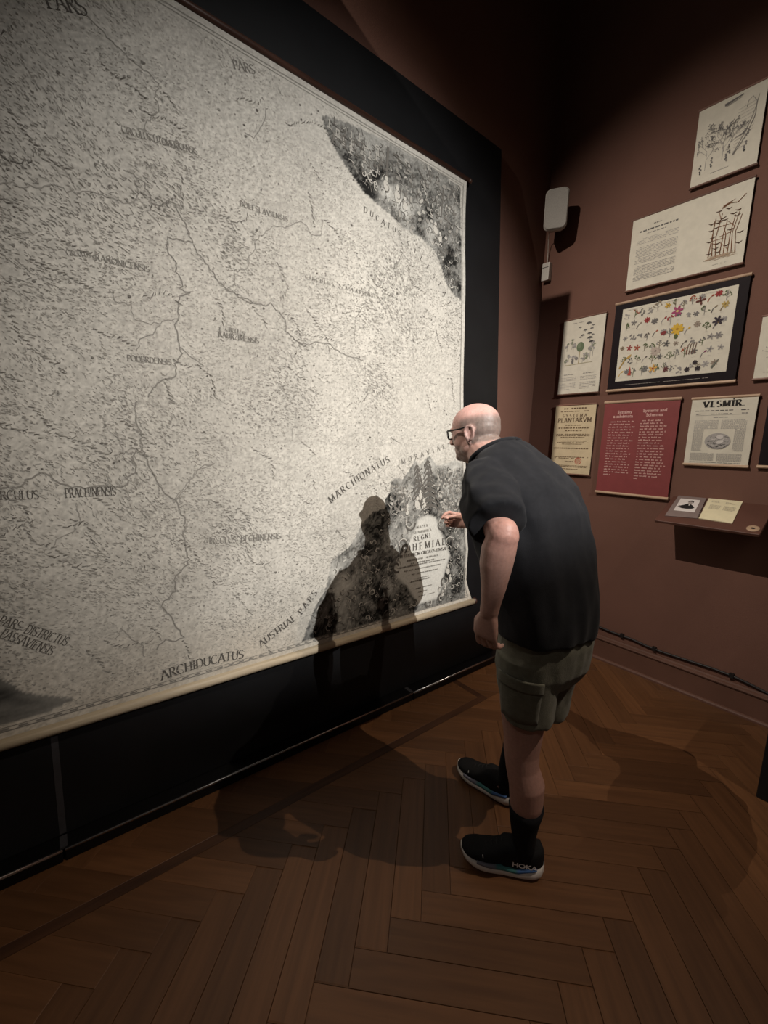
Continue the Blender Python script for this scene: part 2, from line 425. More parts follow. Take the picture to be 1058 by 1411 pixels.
POLY_BR = PX([(636, 640), (624, 634), (612, 640), (600, 641), (592, 628), (586, 632), (578, 640), (571, 634), (562, 650), (553, 661), (545, 658), (538, 664), (536, 680), (529, 690), (530, 700), (512, 706), (497, 722), (488, 742), (478, 756), (456, 772), (451, 800), (447, 815), (436, 832), (428, 850), (416, 884), (480, 868), (560, 846), (640, 823), (640, 790), (641, 760), (638, 700)])
POLY_CART = PX([(574, 714), (588, 708), (600, 712), (606, 730), (614, 748), (620, 765), (612, 790), (608, 812), (602, 826), (576, 834), (560, 810), (545, 796), (541, 784), (552, 762), (562, 745), (570, 728)])
POLY_BL = PX([(-60, 905), (0, 935), (14, 940), (30, 952), (62, 958), (104, 962), (72, 978), (40, 990), (0, 1000), (-60, 1018)])

cell = 0.0085
ny = int((2.40-YM0)/cell); nz = int((ZT-ZB)/cell)
zz = np.linspace(ZB, ZT, nz); uu = np.linspace(0, 1, ny)
Zg = np.repeat(zz[:, None], ny, 1); Yg = YM0+(y_edge(Zg)-YM0)*uu[None, :]
base = np.array([0.590, 0.566, 0.508])
tone = 0.93+0.14*(fbm(Yg*2.2, Zg*2.2, 3)-0.5)+0.10*(fbm(Yg*14, Zg*14, 9)-0.5)
sheet_id = (np.floor((Yg+1.3)/0.56)*7+np.floor((Zg-0.2)/0.47)*13).astype(int)   # the sheets it was printed on differ a little
tone *= 1.0+0.035*(((sheet_id*2654435761) % 97)/97.0-0.5)
dj = np.minimum(np.abs(((Yg+1.3)/0.56) % 1-0.5-0.0), 1)
ej = np.minimum(((Yg+1.3)/0.56) % 1, 1-((Yg+1.3)/0.56) % 1)*0.56; ek = np.minimum(((Zg-0.2)/0.47) % 1, 1-((Zg-0.2)/0.47) % 1)*0.47
tone *= 1-0.10*np.exp(-(np.minimum(ej, ek)/0.006)**2)
tone *= 1-0.14*np.clip(fbm(Yg*5+9, Zg*5, 21)-0.55, 0, 1)/0.45
warm = np.clip((0.85-Zg)/0.5, 0, 1)*fbm(Yg*3, Zg*3, 5)
mt_dark = np.clip(fbm(Yg*1.7+3, Zg*1.7+1, 33)-0.5, 0, 1)*2           # hill country, printed darker
mt_dark = np.clip(mt_dark*0.6+np.clip((0.45-Yg)/1.2, 0, 1)*0.75, 0, 1)
fine = vnoise(Yg/0.016, Zg/0.011, 77); fine2 = vnoise(Yg/0.009+40, Zg/0.008, 78)
tone *= 1-(0.22+0.30*mt_dark)*np.clip(fine*0.25+fine2*0.95-0.36, 0, 1)/0.7
rgb = tone[..., None]*base
rgb = rgb*(1-warm[..., None]*0.35*np.array([0.25, 0.6, 1.0]))
# margins
fr = np.minimum(np.minimum(Zg-ZB, (ZT-Zg)*1.0), y_edge(Zg)-Yg)
# illustrations: grey engraved tone laid into the sheet
def engrave(poly, f):
    m_ = inside(poly, Yg, Zg)
    if not m_.any(): return
    d = seg_dist(poly, Yg[m_], Zg[m_]); g = f(Yg[m_], Zg[m_], d)
    if poly is POLY_TR or poly is POLY_BR:                      # graver's lines: swirling parallel cuts
        sw = fbm(Yg[m_]*5, Zg[m_]*5, 44)*26+fbm(Yg[m_]*16, Zg[m_]*16, 46)*5
        g = 0.42+(g-0.42)*1.25+0.13*np.sin(sw*5.0)*np.clip(1.2-g, .2, 1)
    rgb[m_] = np.clip(g, 0.02, 1.05)[:, None]*base*np.array([0.96, 0.98, 1.0])
def blob(y, z, px, r, amp, asp=1.0):
    cy, cz = pm(px); return amp*np.exp(-(((y-cy)/r)**2+((z-cz)/(r*asp))**2))
def f_tr(y, z, d):
    g = 0.29+0.40*(fbm(y*11, z*11, 41)-0.5)*1.7+0.30*(fbm(y*40, z*40, 42)-0.5)
    top = ZT-z; sky = np.clip(1-(top-.08)/.14, 0, 1)*np.clip((pm((575, 260))[0]-y)/.25+.25, .25, 1)
    g = g*(1-.7*sky)+sky*(.60+.12*(fbm(y*6, z*30, 43)-.5))*.7
    for p, r, a in (((528, 262), .05, .55), ((545, 275), .06, .35), ((560, 290), .05, .3), ((478, 190), .07, -.10), ((505, 195), .05, .10), ((470, 196), .03, .25), ((486, 203), .03, .22), ((605, 285), .06, .12),
                    ((596, 320), .05, .35), ((618, 350), .05, -.12), ((575, 250), .09, .10), ((626, 290), .04, .22), ((520, 245), .04, -.18), ((508, 258), .06, -.22), ((540, 300), .06, -.16), ((620, 395), .05, -.05), ((600, 262), .04, -.12), ((535, 215), .035, -.15)):
        g = g+blob(y, z, p, r, a)
    return g
def f_br(y, z, d):
    g = 0.27+0.50*(fbm(y*12, z*12, 51)-0.5)*1.7+0.35*(fbm(y*38, z*38, 52)-0.5)
    g = g+0.18*np.clip((z-pm((600, 700))[1])/0.2, 0, 1)
    for p, r, a in (((622, 655), .10, .08), ((600, 690), .06, .10), ((550, 668), .06, -.05), ((578, 695), .035, .5), ((590, 718), .03, .2), ((555, 735), .05, .15), ((470, 790), .09, .35), ((460, 820), .08, .25), ((490, 765), .05, .15),
                    ((630, 720), .05, .22), ((620, 757), .05, -.18), ((632, 770), .06, -.20), ((616, 790), .04, -.14), ((632, 805), .06, .0), ((545, 815), .05, .15), ((612, 700), .05, .25), ((520, 730), .1, -.05), ((500, 840), .12, -.08), ((560, 700), .03, .22)):
        g = g+blob(y, z, p, r, a)
    return g
engrave(POLY_TR, f_tr); engrave(POLY_BR, f_br)
engrave(POLY_CART, lambda y, z, d: 0.93-0.45*np.exp(-(d/0.012)**2)+0.14*(fbm(y*20, z*20, 61)-0.5))
engrave(POLY_BL, lambda y, z, d: 0.20+0.5*(fbm(y*6+z*9, z*26, 71)-0.5)+0.12*np.exp(-(d/0.02)**2))
b = MB(); P = map_pt(Yg, Zg).reshape(-1, 3)
idx = np.arange(ny*nz).reshape(nz, ny)
faces = np.stack([idx[:-1, :-1], idx[:-1, 1:], idx[1:, 1:], idx[1:, :-1]], -1).reshape(-1, 4)
me = bpy.data.meshes.new('map_sheet'); me.from_pydata(P.tolist(), [], faces.tolist()); me.update()
ca = me.color_attributes.new('Col', 'FLOAT_COLOR', 'POINT')
arr = np.ones((ny*nz, 4), np.float32); arr[:, :3] = np.clip(rgb.reshape(-1, 3), 0.01, 1); ca.data.foreach_set('color', arr.ravel())
link_mesh('map_sheet', me, MT['paper'], wall_map, True)

# rails
def rail(name, z, r, m, knob):
    c = (X0M-LS*z+NMX*0.0, z); y1 = y_edge(z)+0.012
    o = MB().tube([(c[0], YM0-0.03, c[1]), (c[0], 0.5, c[1]), (c[0], y1, c[1])], r, 20, caps=False).build(name, m, wall_map, True)
    k = MB()
    k.rings([[(c[0]+math.cos(a)*q, y1+dy, c[1]+math.sin(a)*q) for a in np.linspace(0, 2*math.pi, 16, False)] for dy, q in ((0, r*0.7), (0.006, r*1.0), (0.012, r*1.15), (0.022, r*1.05), (0.03, r*0.7), (0.033, r*0.2))])
    k.build('end_knob', MT['rail_dark'], o, True)
    return o
rail('top_rail', ZT+0.012, 0.015, MT['rail_dark'], True)
rail('bottom_rail', ZB-0.016, 0.022, MT['rail_pale'], True)

# flat print: polygons laid 1 mm proud of a sheet
class Ink:
    def __init__(s, fn, nrm=(1, 0, 0)): s.fn = fn; s.p = []; s.cnt = []; s.col = []; s.lay = []; s.k = 0; s.hold = False; s.nrm = np.array(nrm, float)
    def poly(s, pts, col):
        if not s.hold: s.k += 1
        s.p += list(pts); s.cnt.append(len(pts)); s.col += [col]*len(pts); s.lay += [s.k]*len(pts)
    def line(s, pts, w, col, w2=None):
        pts = [np.asarray(p, float) for p in pts]
        n = len(pts)
        L = []; Rr = []
        for i, p in enumerate(pts):
            t = pts[min(i+1, n-1)]-pts[max(i-1, 0)]; l = math.hypot(*t)+1e-9; nn = np.array([-t[1], t[0]])/l
            ww = w if w2 is None else w+(w2-w)*i/(n-1)
            L.append(p+nn*ww/2); Rr.append(p-nn*ww/2)
        s.k += 1; s.hold = True
        for i in range(n-1):
            s.poly([L[i], Rr[i], Rr[i+1], L[i+1]], col)
        s.hold = False
    def disc(s, c, rx, ry, col, n=14, rot=0):
        cs, sn = math.cos(rot), math.sin(rot)
        s.poly([(c[0]+rx*math.cos(a)*cs-ry*math.sin(a)*sn, c[1]+rx*math.cos(a)*sn+ry*math.sin(a)*cs) for a in np.linspace(0, 2*math.pi, n, False)], col)
    def build(s, name, parent, mat_=None, kind=None):
        A = np.array(s.p, float); V = s.fn(A[:, 0], A[:, 1]); fs = []; k = 0
        V = V+np.array(s.lay)[:, None]*min(1e-5, .0022/(s.k+1))*s.nrm      # later marks lie over earlier ones
        for n in s.cnt: fs.append(tuple(range(k, k+n))); k += n
        me = bpy.data.meshes.new(name); me.from_pydata(V.tolist(), [], fs); me.update()
        ca = me.color_attributes.new('Col', 'FLOAT_COLOR', 'POINT')
        arr = np.ones((len(A), 4), np.float32); arr[:, :3] = np.array(s.col, np.float32); ca.data.foreach_set('color', arr.ravel())
        o = link_mesh(name, me, mat_ or MT['ink'], parent)
        o['kind'] = kind or 'stuff'
        return o
    def outward(s): pass

# a small roman letterform set: strokes heavy when upright, thin when level, with serifs
def _arc(cx, cy, rx, ry, a0, a1, n=9):
    return [(cx+rx*math.cos(math.radians(a)), cy+ry*math.sin(math.radians(a))) for a in np.linspace(a0, a1, n)]
GL = {
 'A': (.86, [[(.05, 0), (.43, 1)], [(.43, 1), (.81, 0)], [(.18, .36), (.67, .36)]]),
 'B': (.72, [[(.14, 0), (.14, 1)], [(.14, 1), (.36, 1)]+_arc(.36, .77, .24, .23, 90, -90)+[(.14, .54)], [(.14, .54), (.38, .54)]+_arc(.38, .27, .27, .27, 90, -90)+[(.14, 0)]]),
 'C': (.80, [_arc(.44, .5, .38, .5, 48, 312, 17)]),
 'D': (.84, [[(.14, 0), (.14, 1)], [(.14, 1), (.36, 1)]+_arc(.36, .5, .4, .5, 90, -90, 13)+[(.14, 0)]]),
 'E': (.68, [[(.14, 0), (.14, 1)], [(.14, 1), (.60, 1)], [(.14, .52), (.48, .52)], [(.14, 0), (.62, 0)]]),
 'F': (.64, [[(.14, 0), (.14, 1)], [(.14, 1), (.60, 1)], [(.14, .52), (.48, .52)]]),
 'G': (.84, [_arc(.44, .5, .38, .5, 48, 335, 17), [(.74, .05), (.74, .42)], [(.52, .42), (.80, .42)]]),
 'H': (.86, [[(.14, 0), (.14, 1)], [(.72, 0), (.72, 1)], [(.14, .52), (.72, .52)]]),
 'I': (.34, [[(.17, 0), (.17, 1)]]),
 'K': (.80, [[(.14, 0), (.14, 1)], [(.14, .42), (.66, 1)], [(.32, .62), (.74, 0)]]),
 'L': (.66, [[(.14, 0), (.14, 1)], [(.14, 0), (.60, 0)]]),
 'M': (1.0, [[(.12, 0), (.12, 1)], [(.12, 1), (.50, .05)], [(.50, .05), (.88, 1)], [(.88, 1), (.88, 0)]]),
 'N': (.86, [[(.12, 0), (.12, 1)], [(.12, 1), (.74, 0)], [(.74, 0), (.74, 1)]]),
 'O': (.90, [_arc(.45, .5, .39, .5, 0, 360, 23)]),
 'P': (.68, [[(.14, 0), (.14, 1)], [(.14, 1), (.36, 1)]+_arc(.36, .74, .26, .26, 90, -90)+[(.14, .48)]]),
 'R': (.78, [[(.14, 0), (.14, 1)], [(.14, 1), (.36, 1)]+_arc(.36, .76, .24, .24, 90, -90)+[(.14, .52)], [(.36, .52), (.72, 0)]]),
 'S': (.66, [_arc(.33, .75, .25, .25, 35, 270, 12)+_arc(.33, .25, .27, .25, 90, -145, 12)]),
 'T': (.74, [[(.37, 0), (.37, 1)], [(.05, 1), (.69, 1)]]),
 'U': (.82, [[(.12, 1), (.12, .35)]+_arc(.41, .32, .29, .32, 180, 360, 11)+[(.70, 1)]]),
 'V': (.84, [[(.04, 1), (.42, 0)], [(.42, 0), (.80, 1)]]),
 'Y': (.80, [[(.04, 1), (.40, .48)], [(.76, 1), (.40, .48)], [(.40, .48), (.40, 0)]]),
 'Z': (.72, [[(.08, 1), (.64, 1)], [(.64, 1), (.08, 0)], [(.08, 0), (.66, 0)]]),
 '.': (.30, [[(.12, .0), (.12, .09)]]),
}
GL['\u00cd'] = (.34, GL['I'][1]+[[(.15, 1.08), (.30, 1.28)]])
def glyph(ink, ch, org, ux, uy, h, col, thick=.15, thin=.05, serif=.09):
    w, strokes = GL[ch]
    ux = np.asarray(ux); uy = np.asarray(uy); org = np.asarray(org)
    T = lambda p: org+h*(p[0]*ux+p[1]*uy)
    for st in strokes:
        n = len(st); L = []; Rr = []
        for i, p in enumerate(st):
            a = st[max(i-1, 0)]; c = st[min(i+1, n-1)]; t = (c[0]-a[0], c[1]-a[1]); l = math.hypot(*t)+1e-9
            nx, ny_ = -t[1]/l, t[0]/l
            k = abs(nx*math.cos(math.radians(12))+ny_*math.sin(math.radians(12)))
            ww = thin+(thick-thin)*k**2
            L.append(T((p[0]+nx*ww/2, p[1]+ny_*ww/2))); Rr.append(T((p[0]-nx*ww/2, p[1]-ny_*ww/2)))
        for i in range(n-1): ink.poly([L[i], Rr[i], Rr[i+1], L[i+1]], col)
        if serif and ch != '.' and n <= 2:
            for p, q in ((st[0], st[-1]), (st[-1], st[0])):
                if abs(p[1]-q[1]) > .3 and (abs(p[1]) < .01 or abs(p[1]-1) < .01):
                    s_ = serif+thick/2; y0 = 0 if p[1] < .5 else 1-thin
                    ink.poly([T((p[0]-s_, y0)), T((p[0]+s_, y0)), T((p[0]+s_, y0+thin)), T((p[0]-s_, y0+thin))], col)
    return w*h
def word(ink, text, p0, p1, h, col, thick=.15, thin=.05, bow=0.0, serif=.09, squash=None):
    """letters spread from p0 to p1 (sheet coordinates), optionally on a bowed line"""
    p0 = np.asarray(p0, float); p1 = np.asarray(p1, float); d = p1-p0; D = math.hypot(*d); u = d/D; v = np.array([-u[1], u[0]])
    ws = [GL[c][0]*h if c in GL else .45*h for c in text]
    gap = (D-sum(ws))/max(len(text)-1, 1); sx = 1.0
    if gap < 0: sx = D/(sum(ws)); gap = 0
    s_ = 0
    for c, w in zip(text, ws):
        w2 = w*sx; m_ = (s_+w2/2)/D; off = 4*bow*m_*(1-m_); sl = 4*bow*(1-2*m_)/D
        a = math.atan(sl); uu_ = u*math.cos(a)+v*math.sin(a); vv_ = v*math.cos(a)-u*math.sin(a)
        if c in GL: glyph(ink, c, p0+u*s_+v*off, uu_*sx, vv_, h, col, thick, thin, serif)
        s_ += w2+gap
def dashes(ink, x0, x1, z, h, col, rs, fill=.8, lo=.008, hi=.03, right=None):
    x = x0
    while x < x1:
        w = min(rs.uniform(lo, hi), x1-x)
        if rs.random() < fill+.15: ink.poly([(x, z), (x+w*.86, z), (x+w*.86, z+h), (x, z+h)], col)
        x += w+h*.5

DARK = (0.055, 0.048, 0.042)
def tint(a, c=DARK): return tuple(base[i]*(1-a)*.92+c[i]*a for i in range(3))
mapf = lambda off: (lambda y, z: map_pt(y, z, off))
# the engraved relief: short strokes, longer and blacker in the hill country
hat = Ink(mapf(0.0012)); rs = random.Random(3)
polys = [POLY_TR, POLY_BR, POLY_BL]
N = 82000
ys = RNG.uniform(-0.75, 2.36, N); zs = RNG.uniform(ZB+0.05, ZT-0.06, N)
ok = ys < y_edge(zs)-0.03
for pl in polys: ok &= ~inside(pl, ys, zs)
hill = fbm(ys*2.0+3, zs*2.0+1, 33); hill = np.clip((hill-0.42)*3.2+np.clip((0.55-ys)/1.0, 0, 1)*0.7, 0, 1)
dirn = -0.10+1.3*(fbm(ys*2.2, zs*2.2, 91, 2)-0.5)
clump = fbm(ys*7, zs*7, 95, 3)
for y, z, k, hh, a, c in zip(ys, zs, ok, hill, dirn, clump):
    if not k: continue
    if rs.random() < (0.56-c)*2.2: continue
    L = rs.uniform(.004, .009)*(1+1.4*hh*rs.random()); w = rs.uniform(.0012, .0027)*(1+.6*hh)
    a = a+rs.gauss(0, .35)+(-.55*hh)
    dark = rs.uniform(.20, .58)+.26*hh*rs.random()
    cx_, sx_ = math.cos(a)*L/2, math.sin(a)*L/2; nx, nz_ = -math.sin(a)*w/2, math.cos(a)*w/2
    hat.poly([(y-cx_-nx*.4, z-sx_-nz_*.4), (y+cx_-nx, z+sx_-nz_), (y+cx_+nx, z+sx_+nz_), (y-cx_+nx*.4, z-sx_+nz_*.4)], tint(min(dark, .9)))
# ridges: chains of strokes that follow a line
for q in range(240):
    y = rs.uniform(-.6, 2.2); z = rs.uniform(ZB+.1, ZT-.1); a = rs.uniform(-1.3, -.2)
    hh = float(np.clip((0.7-y)/1.0, 0, 1))
    if rs.random() > .35+.6*hh: continue
    for k in range(rs.randint(5, 14)):
        a += rs.gauss(0, .25); y += math.cos(a)*.016; z += math.sin(a)*.016
        if y > y_edge(z)-.03 or not (ZB+.05 < z < ZT-.05) or any(inside(pl, np.array([y]), np.array([z]))[0] for pl in polys): break
        L = rs.uniform(.012, .022); b_ = a+rs.uniform(.2, .9)
        hat.line([(y, z), (y+math.cos(b_)*L, z+math.sin(b_)*L)], .0042, tint(rs.uniform(.5, .85)), .0012)
hat.build('engraved_hatching', wall_map, kind='stuff')

# rivers
S3 = 300/1058.
def zp(x0, y0, pts, s=S3): return [(x0+x*s, y0+y*s) for x, y in pts]
rivers = [
 zp(0, 0, [(-60, 900), (60, 885), (100, 915), (200, 915), (235, 900), (290, 910), (330, 940), (420, 935), (470, 945), (540, 965), (600, 985), (650, 990), (668, 950), (660, 860), (600, 830)]),
 zp(0, 0, [(640, 845), (660, 865), (700, 890), (740, 990), (770, 1005), (815, 975), (850, 1000), (862, 1042), (900, 1085), (920, 1150), (935, 1180)]),
 zp(0, 250, [(935, 300), (960, 350), (1000, 400), (1050, 470)]) + zp(230, 150, [(240, 830), (290, 880), (350, 915), (390, 920), (430, 950), (480, 960), (500, 945), (540, 990), (575, 1040)]) + zp(230, 400, [(580, 200), (640, 260), (700, 265), (720, 250), (790, 265), (830, 300), (880, 320), (950, 340)]),
 zp(0, 250, [(935, 300), (880, 290), (820, 275), (805, 330), (830, 370), (860, 400), (850, 440), (880, 480), (870, 520), (930, 545), (870, 560), (865, 650), (855, 700), (870, 800), (880, 840), (850, 890), (850, 950), (800, 960), (740, 1000), (720, 1050)]),
 zp(0, 250, [(870, 800), (920, 850), (960, 870), (990, 900)]),
 zp(0, 250, [(865, 670), (800, 680), (770, 695), (700, 690), (650, 670), (640, 600), (560, 580), (530, 530)]),
 zp(0, 250, [(780, 700), (740, 740), (680, 770), (660, 820)]),
 zp(230, 150, [(290, 880), (320, 860), (330, 790), (385, 780), (400, 720), (430, 680), (425, 640), (480, 600), (520, 570), (590, 575), (640, 545), (680, 570), (700, 610), (750, 620), (755, 540)]),
 zp(230, 150, [(370, 110), (420, 140), (470, 70), (490, 0)]),
 zp(230, 400, [(910, 250), (910, 200), (915, 130), (955, 75), (1020, 100)]),
 zp(230, 400, [(35, 1030), (100, 950), (140, 880), (180, 850), (230, 840)]),
 zp(0, 500, [(690, 410), (640, 460), (660, 500), (655, 540), (605, 550), (625, 585), (590, 605), (500, 600), (410, 605), (330, 595), (270, 575), (240, 550), (195, 535), (150, 560), (100, 600), (0, 610)]),
 zp(0, 500, [(660, 190), (655, 260), (680, 330), (690, 410), (740, 540), (800, 640), (850, 670), (900, 760), (890, 850), (910, 920), (910, 980), (850, 1040), (850, 1110), (810, 1145), (780, 1180), (830, 1230), (860, 1290), (890, 1330), (850, 1350), (800, 1340), (760, 1390)]),
 zp(0, 500, [(850, 660), (900, 600), (960, 520), (1040, 490)]),
 zp(0, 500, [(690, 410), (600, 430), (560, 330)]),
 zp(0, 0, [(310, 0), (420, 80), (530, 190), (640, 300), (720, 360), (770, 410), (750, 460), (770, 540), (705, 600), (705, 640)]),
 zp(0, 780, [(700, 440), (690, 380), (640, 350), (590, 300), (560, 350)]),
 zp(230, 400, [(610, 740), (605, 670), (622, 660), (622, 590)]),
 zp(0, 500, [(370, 680), (390, 760), (350, 820), (270, 860), (255, 900)]),
]
riv = Ink(mapf(0.0016)); rs = random.Random(5)
for k, r in enumerate(rivers):
    q = [np.array(pm(p)) for p in r]; pts = []
    for a, c in zip(q, q[1:]):
        n = max(2, int(np.linalg.norm(c-a)/.012))
        for i in range(n): pts.append(a+(c-a)*i/n+np.array([rs.gauss(0, .003), rs.gauss(0, .003)]))
    pts.append(q[-1])
    riv.line(pts, .0055 if k in (1, 2, 3, 11, 12) else .0038, tint(.62 if k in (1, 2, 3, 11, 12) else .5))
for k in range(330):            # towns
    y, z = rs.uniform(-.5, 2.25), rs.uniform(ZB+.1, ZT-.1)
    if any(inside(pl, np.array([y]), np.array([z]))[0] for pl in polys) or y > y_edge(z)-.04: continue
    riv.disc((y, z), rs.uniform(.003, .007), rs.uniform(.003, .006), tint(rs.uniform(.5, .85)), 7)
riv.build('rivers_and_towns', wall_map)

# neat lines round the border
bor = Ink(mapf(0.0015))
for dz, w in ((.030, .004), (.044, .0025)):
    n = 60; pts = [(YM0+(y_edge(ZB+dz)-.03-YM0)*i/n, ZB+dz) for i in range(n+1)]; bor.line(pts, w, tint(.7))
    pts = [(YM0+(y_edge(ZT-dz)-.03-YM0)*i/n, ZT-dz) for i in range(n+1)]; bor.line(pts, w, tint(.45))
    zs_ = np.linspace(ZB+dz, ZT-dz, 60); bor.line([(y_edge(z)-.018-dz*.35, z) for z in zs_], w*.8, tint(.5))
y = YM0
while y < 2.3:
    if y > .2 or y < .18: bor.poly([(y, ZB+.034), (y+.025, ZB+.034), (y+.025, ZB+.040), (y, ZB+.040)], tint(.7))
    y += .05
bor.build('border_lines', wall_map)

# lettering
let = Ink(mapf(0.0020)); K = tint(.92); K2 = tint(.7)
def put(text, a, c, h, col=K, bow=0, thick=.17, thin=.05): word(let, text, pm(a), pm(c), h, col, thick, thin, bow)
put('PARS', (66, 14), (122, 24), .052)
put('PARS', (322, 95), (352, 103), .034, K2)
put('DUCATUS', (500, 292), (550, 326), .028, K); put('SILESIAE', (558, 338), (616, 422), .026, K, .03)
put('MARCHIONATUS', (455, 694), (536, 636), .038, K, .01); put('MORAVIAE', (553, 640), (612, 618), .030, K2)
put('CIRCULUS', (-14, 689), (54, 687), .030); put('PRACHINENSIS', (90, 686), (160, 682), .034)
put('CIRCULUS', (281, 750), (325, 747), .026, K2); put('BECHINENSIS', (331, 746), (386, 742), .028, K2)
put('PARS', (-4, 859), (26, 868), .032); put('DISTRICTUS', (32, 871), (90, 889), .032)
put('PASSAVIENSIS', (-2, 877), (70, 902), .032)
put('ARCHIDUCATUS', (222, 938), (335, 906), .042, K, .012)
put('AUSTRIAE', (359, 892), (408, 853), .036); put('PARS', (415, 847), (437, 817), .034)
put('CIRCULUS', (92, 352), (125, 356), .018, K2); put('RAKONICENSIS', (131, 359), (206, 376), .022, K2)
put('CIRCULUS LITOMERICENSIS', (168, 184), (272, 214), .024, K2)
put('BOLESLAVIENSIS', (330, 284), (396, 306), .022, K2)
put('PODBRDENSIS', (175, 497), (236, 503), .022, K2)
put('CIRCULUS', (310, 456), (336, 463), .018, K2); put('KAURZIMENSIS', (300, 464), (356, 474), .022, K2)
put('CIRCULUS CZASLAVIENSIS', (420, 384), (520, 412), .018, K2)
put('MAPPA', (573, 728), (588, 725), .016, K2); put('GEOGRAPHICA', (569, 735.5), (593, 731), .015, K2)
put('REGNI', (569, 746), (592, 740), .030, K, thick=.16)
put('BOHEMIAE', (549, 762), (612, 750), .044, K, thick=.16)
put('IN DUODECIM CIRCULOS DIVISAE', (550, 769), (614, 757), .020, K)
rs = random.Random(11)
for (xa, ya), (xb, yb), h in (((560, 774), (602, 765), .011), ((565, 778), (598, 770), .009), ((548, 783), (612, 771), .008), ((556, 788), (606, 777), .006), ((562, 793), (602, 784), .007), ((574, 797), (590, 793), .005), ((565, 802), (592, 796), .008), ((572, 811), (594, 806), .006), ((575, 816), (588, 813), .005), ((576, 822), (598, 816), .004)):
    y0, z0 = pm((xa, ya)); y1, z1 = pm((xb, yb)); dashes(let, y0, y1, (z0+z1)/2, h, K2, rs, lo=.006, hi=.02)
let.build('map_lettering', wall_map)

# engraved figures, leaves and firs of the two corner pictures
fig = Ink(mapf(0.0014)); rs = random.Random(21)
def curl(c, r, turns, w, col, a0=None):
    a0 = rs.uniform(0, 6.28) if a0 is None else a0; sg = rs.choice((-1, 1)); n = int(9*turns)+4
    fig.line([(c[0]+math.cos(a0+sg*6.28*turns*i/n)*r*(1-.75*i/n), c[1]+math.sin(a0+sg*6.28*turns*i/n)*r*(1-.75*i/n)) for i in range(n+1)], w, col, w*.5)
def rnd_in(poly, poly_out=None):
    A = np.array(poly)
    while True:
        y, z = rs.uniform(A[:, 0].min(), A[:, 0].max()), rs.uniform(A[:, 1].min(), A[:, 1].max())
        Y, Z = np.array([y]), np.array([z])
        if inside(poly, Y, Z)[0] and seg_dist(poly, Y, Z)[0] > .025 and not (poly_out and inside(poly_out, Y, Z)[0]): return y, z
for poly, out, n in ((POLY_TR, None, 420), (POLY_BR, POLY_CART, 620)):
    for k in range(n):
        c = rnd_in(poly, out); lite = rs.random() < .33
        col = tint(rs.uniform(.05, .25)) if lite else tint(rs.uniform(.75, .95))
        if rs.random() < .65: curl(c, rs.uniform(.006, .024), rs.uniform(.4, 1.0), rs.uniform(.003, .007), col)
        else:
            a = rs.uniform(0, 3.14); L = rs.uniform(.02, .05); fig.line([c, (c[0]+math.cos(a)*L*.5, c[1]+math.sin(a)*L*.5+.004), (c[0]+math.cos(a)*L, c[1]+math.sin(a)*L)], rs.uniform(.002, .006), col, .001)
for k in range(46):                                    # a troop of riders on the hillside
    t = rs.random(); px = (452+78*t+rs.gauss(0, 3), 176+58*t+rs.gauss(0, 8)); y, z = pm(px)
    if not inside(POLY_TR, np.array([y]), np.array([z]))[0]: continue
    c = rs.choice((.8, .75, .7, .2, .3)); fig.line([(y, z-.016), (y+rs.uniform(-.006, .006), z+.016)], rs.uniform(.005, .009), tint(c), .004); fig.disc((y, z+.021), .005, .006, tint(c), 7)
    fig.line([(y-.014, z-.014), (y, z-.010), (y+.014, z-.018)], .008, tint(min(.9, c+.1)), .004)
for a, b_, w in (((534, 203), (531, 250), .016), ((541, 212), (560, 232), .012), ((575, 232), (590, 262), .012), ((610, 262), (606, 300), .012)):
    fig.line([pm(a), pm(b_)], w, tint(.82), w*.7)
for k in range(90):                                    # broken cloud and foliage above them
    px = (rs.uniform(545, 632), rs.uniform(225, 330)); y, z = pm(px)
    if inside(POLY_TR, np.array([y]), np.array([z]))[0]: fig.disc((y, z), rs.uniform(.008, .022), rs.uniform(.005, .011), tint(rs.choice((.45, .6, .75, .25))), 8, rs.uniform(0, 3))
def fir(px_top, px_base, wid):
    y0, z0 = pm(px_top); y1, z1 = pm(px_base); H = z0-z1
    fig.line([(y1, z1), (y0, z0)], .014, tint(.9), .004)
    for k in range(9):
        t = (k+.6)/9.5; zc = z0-H*t; yc = y0+(y1-y0)*t; w = wid*(.25+t*.75)
        for s_ in (-1, 1):
            fig.line([(yc, zc), (yc+s_*w*.55, zc-H*.05), (yc+s_*w, zc-H*.13)], .022, tint(.88), .006)
            fig.line([(yc+s_*.01, zc-H*.035), (yc+s_*w*.6, zc-H*.085)], .005, tint(.25), .002)
fir((573, 638), (580, 700), .075); fir((588, 631), (592, 702), .095)
for c, r in (((578, 684), .020), ((574, 696), .026), ((583, 697), .024), ((560, 705), .022), ((531, 258), .026), ((546, 272), .028), ((556, 284), .022), ((598, 318), .022), ((604, 330), .018), ((616, 786), .022), ((619, 798), .018), ((609, 818), .014), ((604, 812), .014), ((612, 810), .012)):
    y, z = pm(c); fig.disc((y, z), r*.8, r*1.2, tint(.12), 10, rs.uniform(-.6, .6)); fig.disc((y, z+r*1.6), r*.45, r*.5, tint(.10), 9)
    curl((y, z), r*1.1, .55, .006, tint(.85))
for k in range(260):                                   # leafy clumps behind the firs
    px = (rs.uniform(600, 636), rs.uniform(645, 712)) if k % 3 else (rs.uniform(537, 560), rs.uniform(668, 705))
    y, z = pm(px)
    if not inside(POLY_BR, np.array([y]), np.array([z]))[0] or inside(POLY_CART, np.array([y]), np.array([z]))[0]: continue
    fig.disc((y, z), rs.uniform(.006, .016), rs.uniform(.004, .010), tint(rs.choice((.55, .65, .75, .85, .3))), 7, rs.uniform(0, 3))
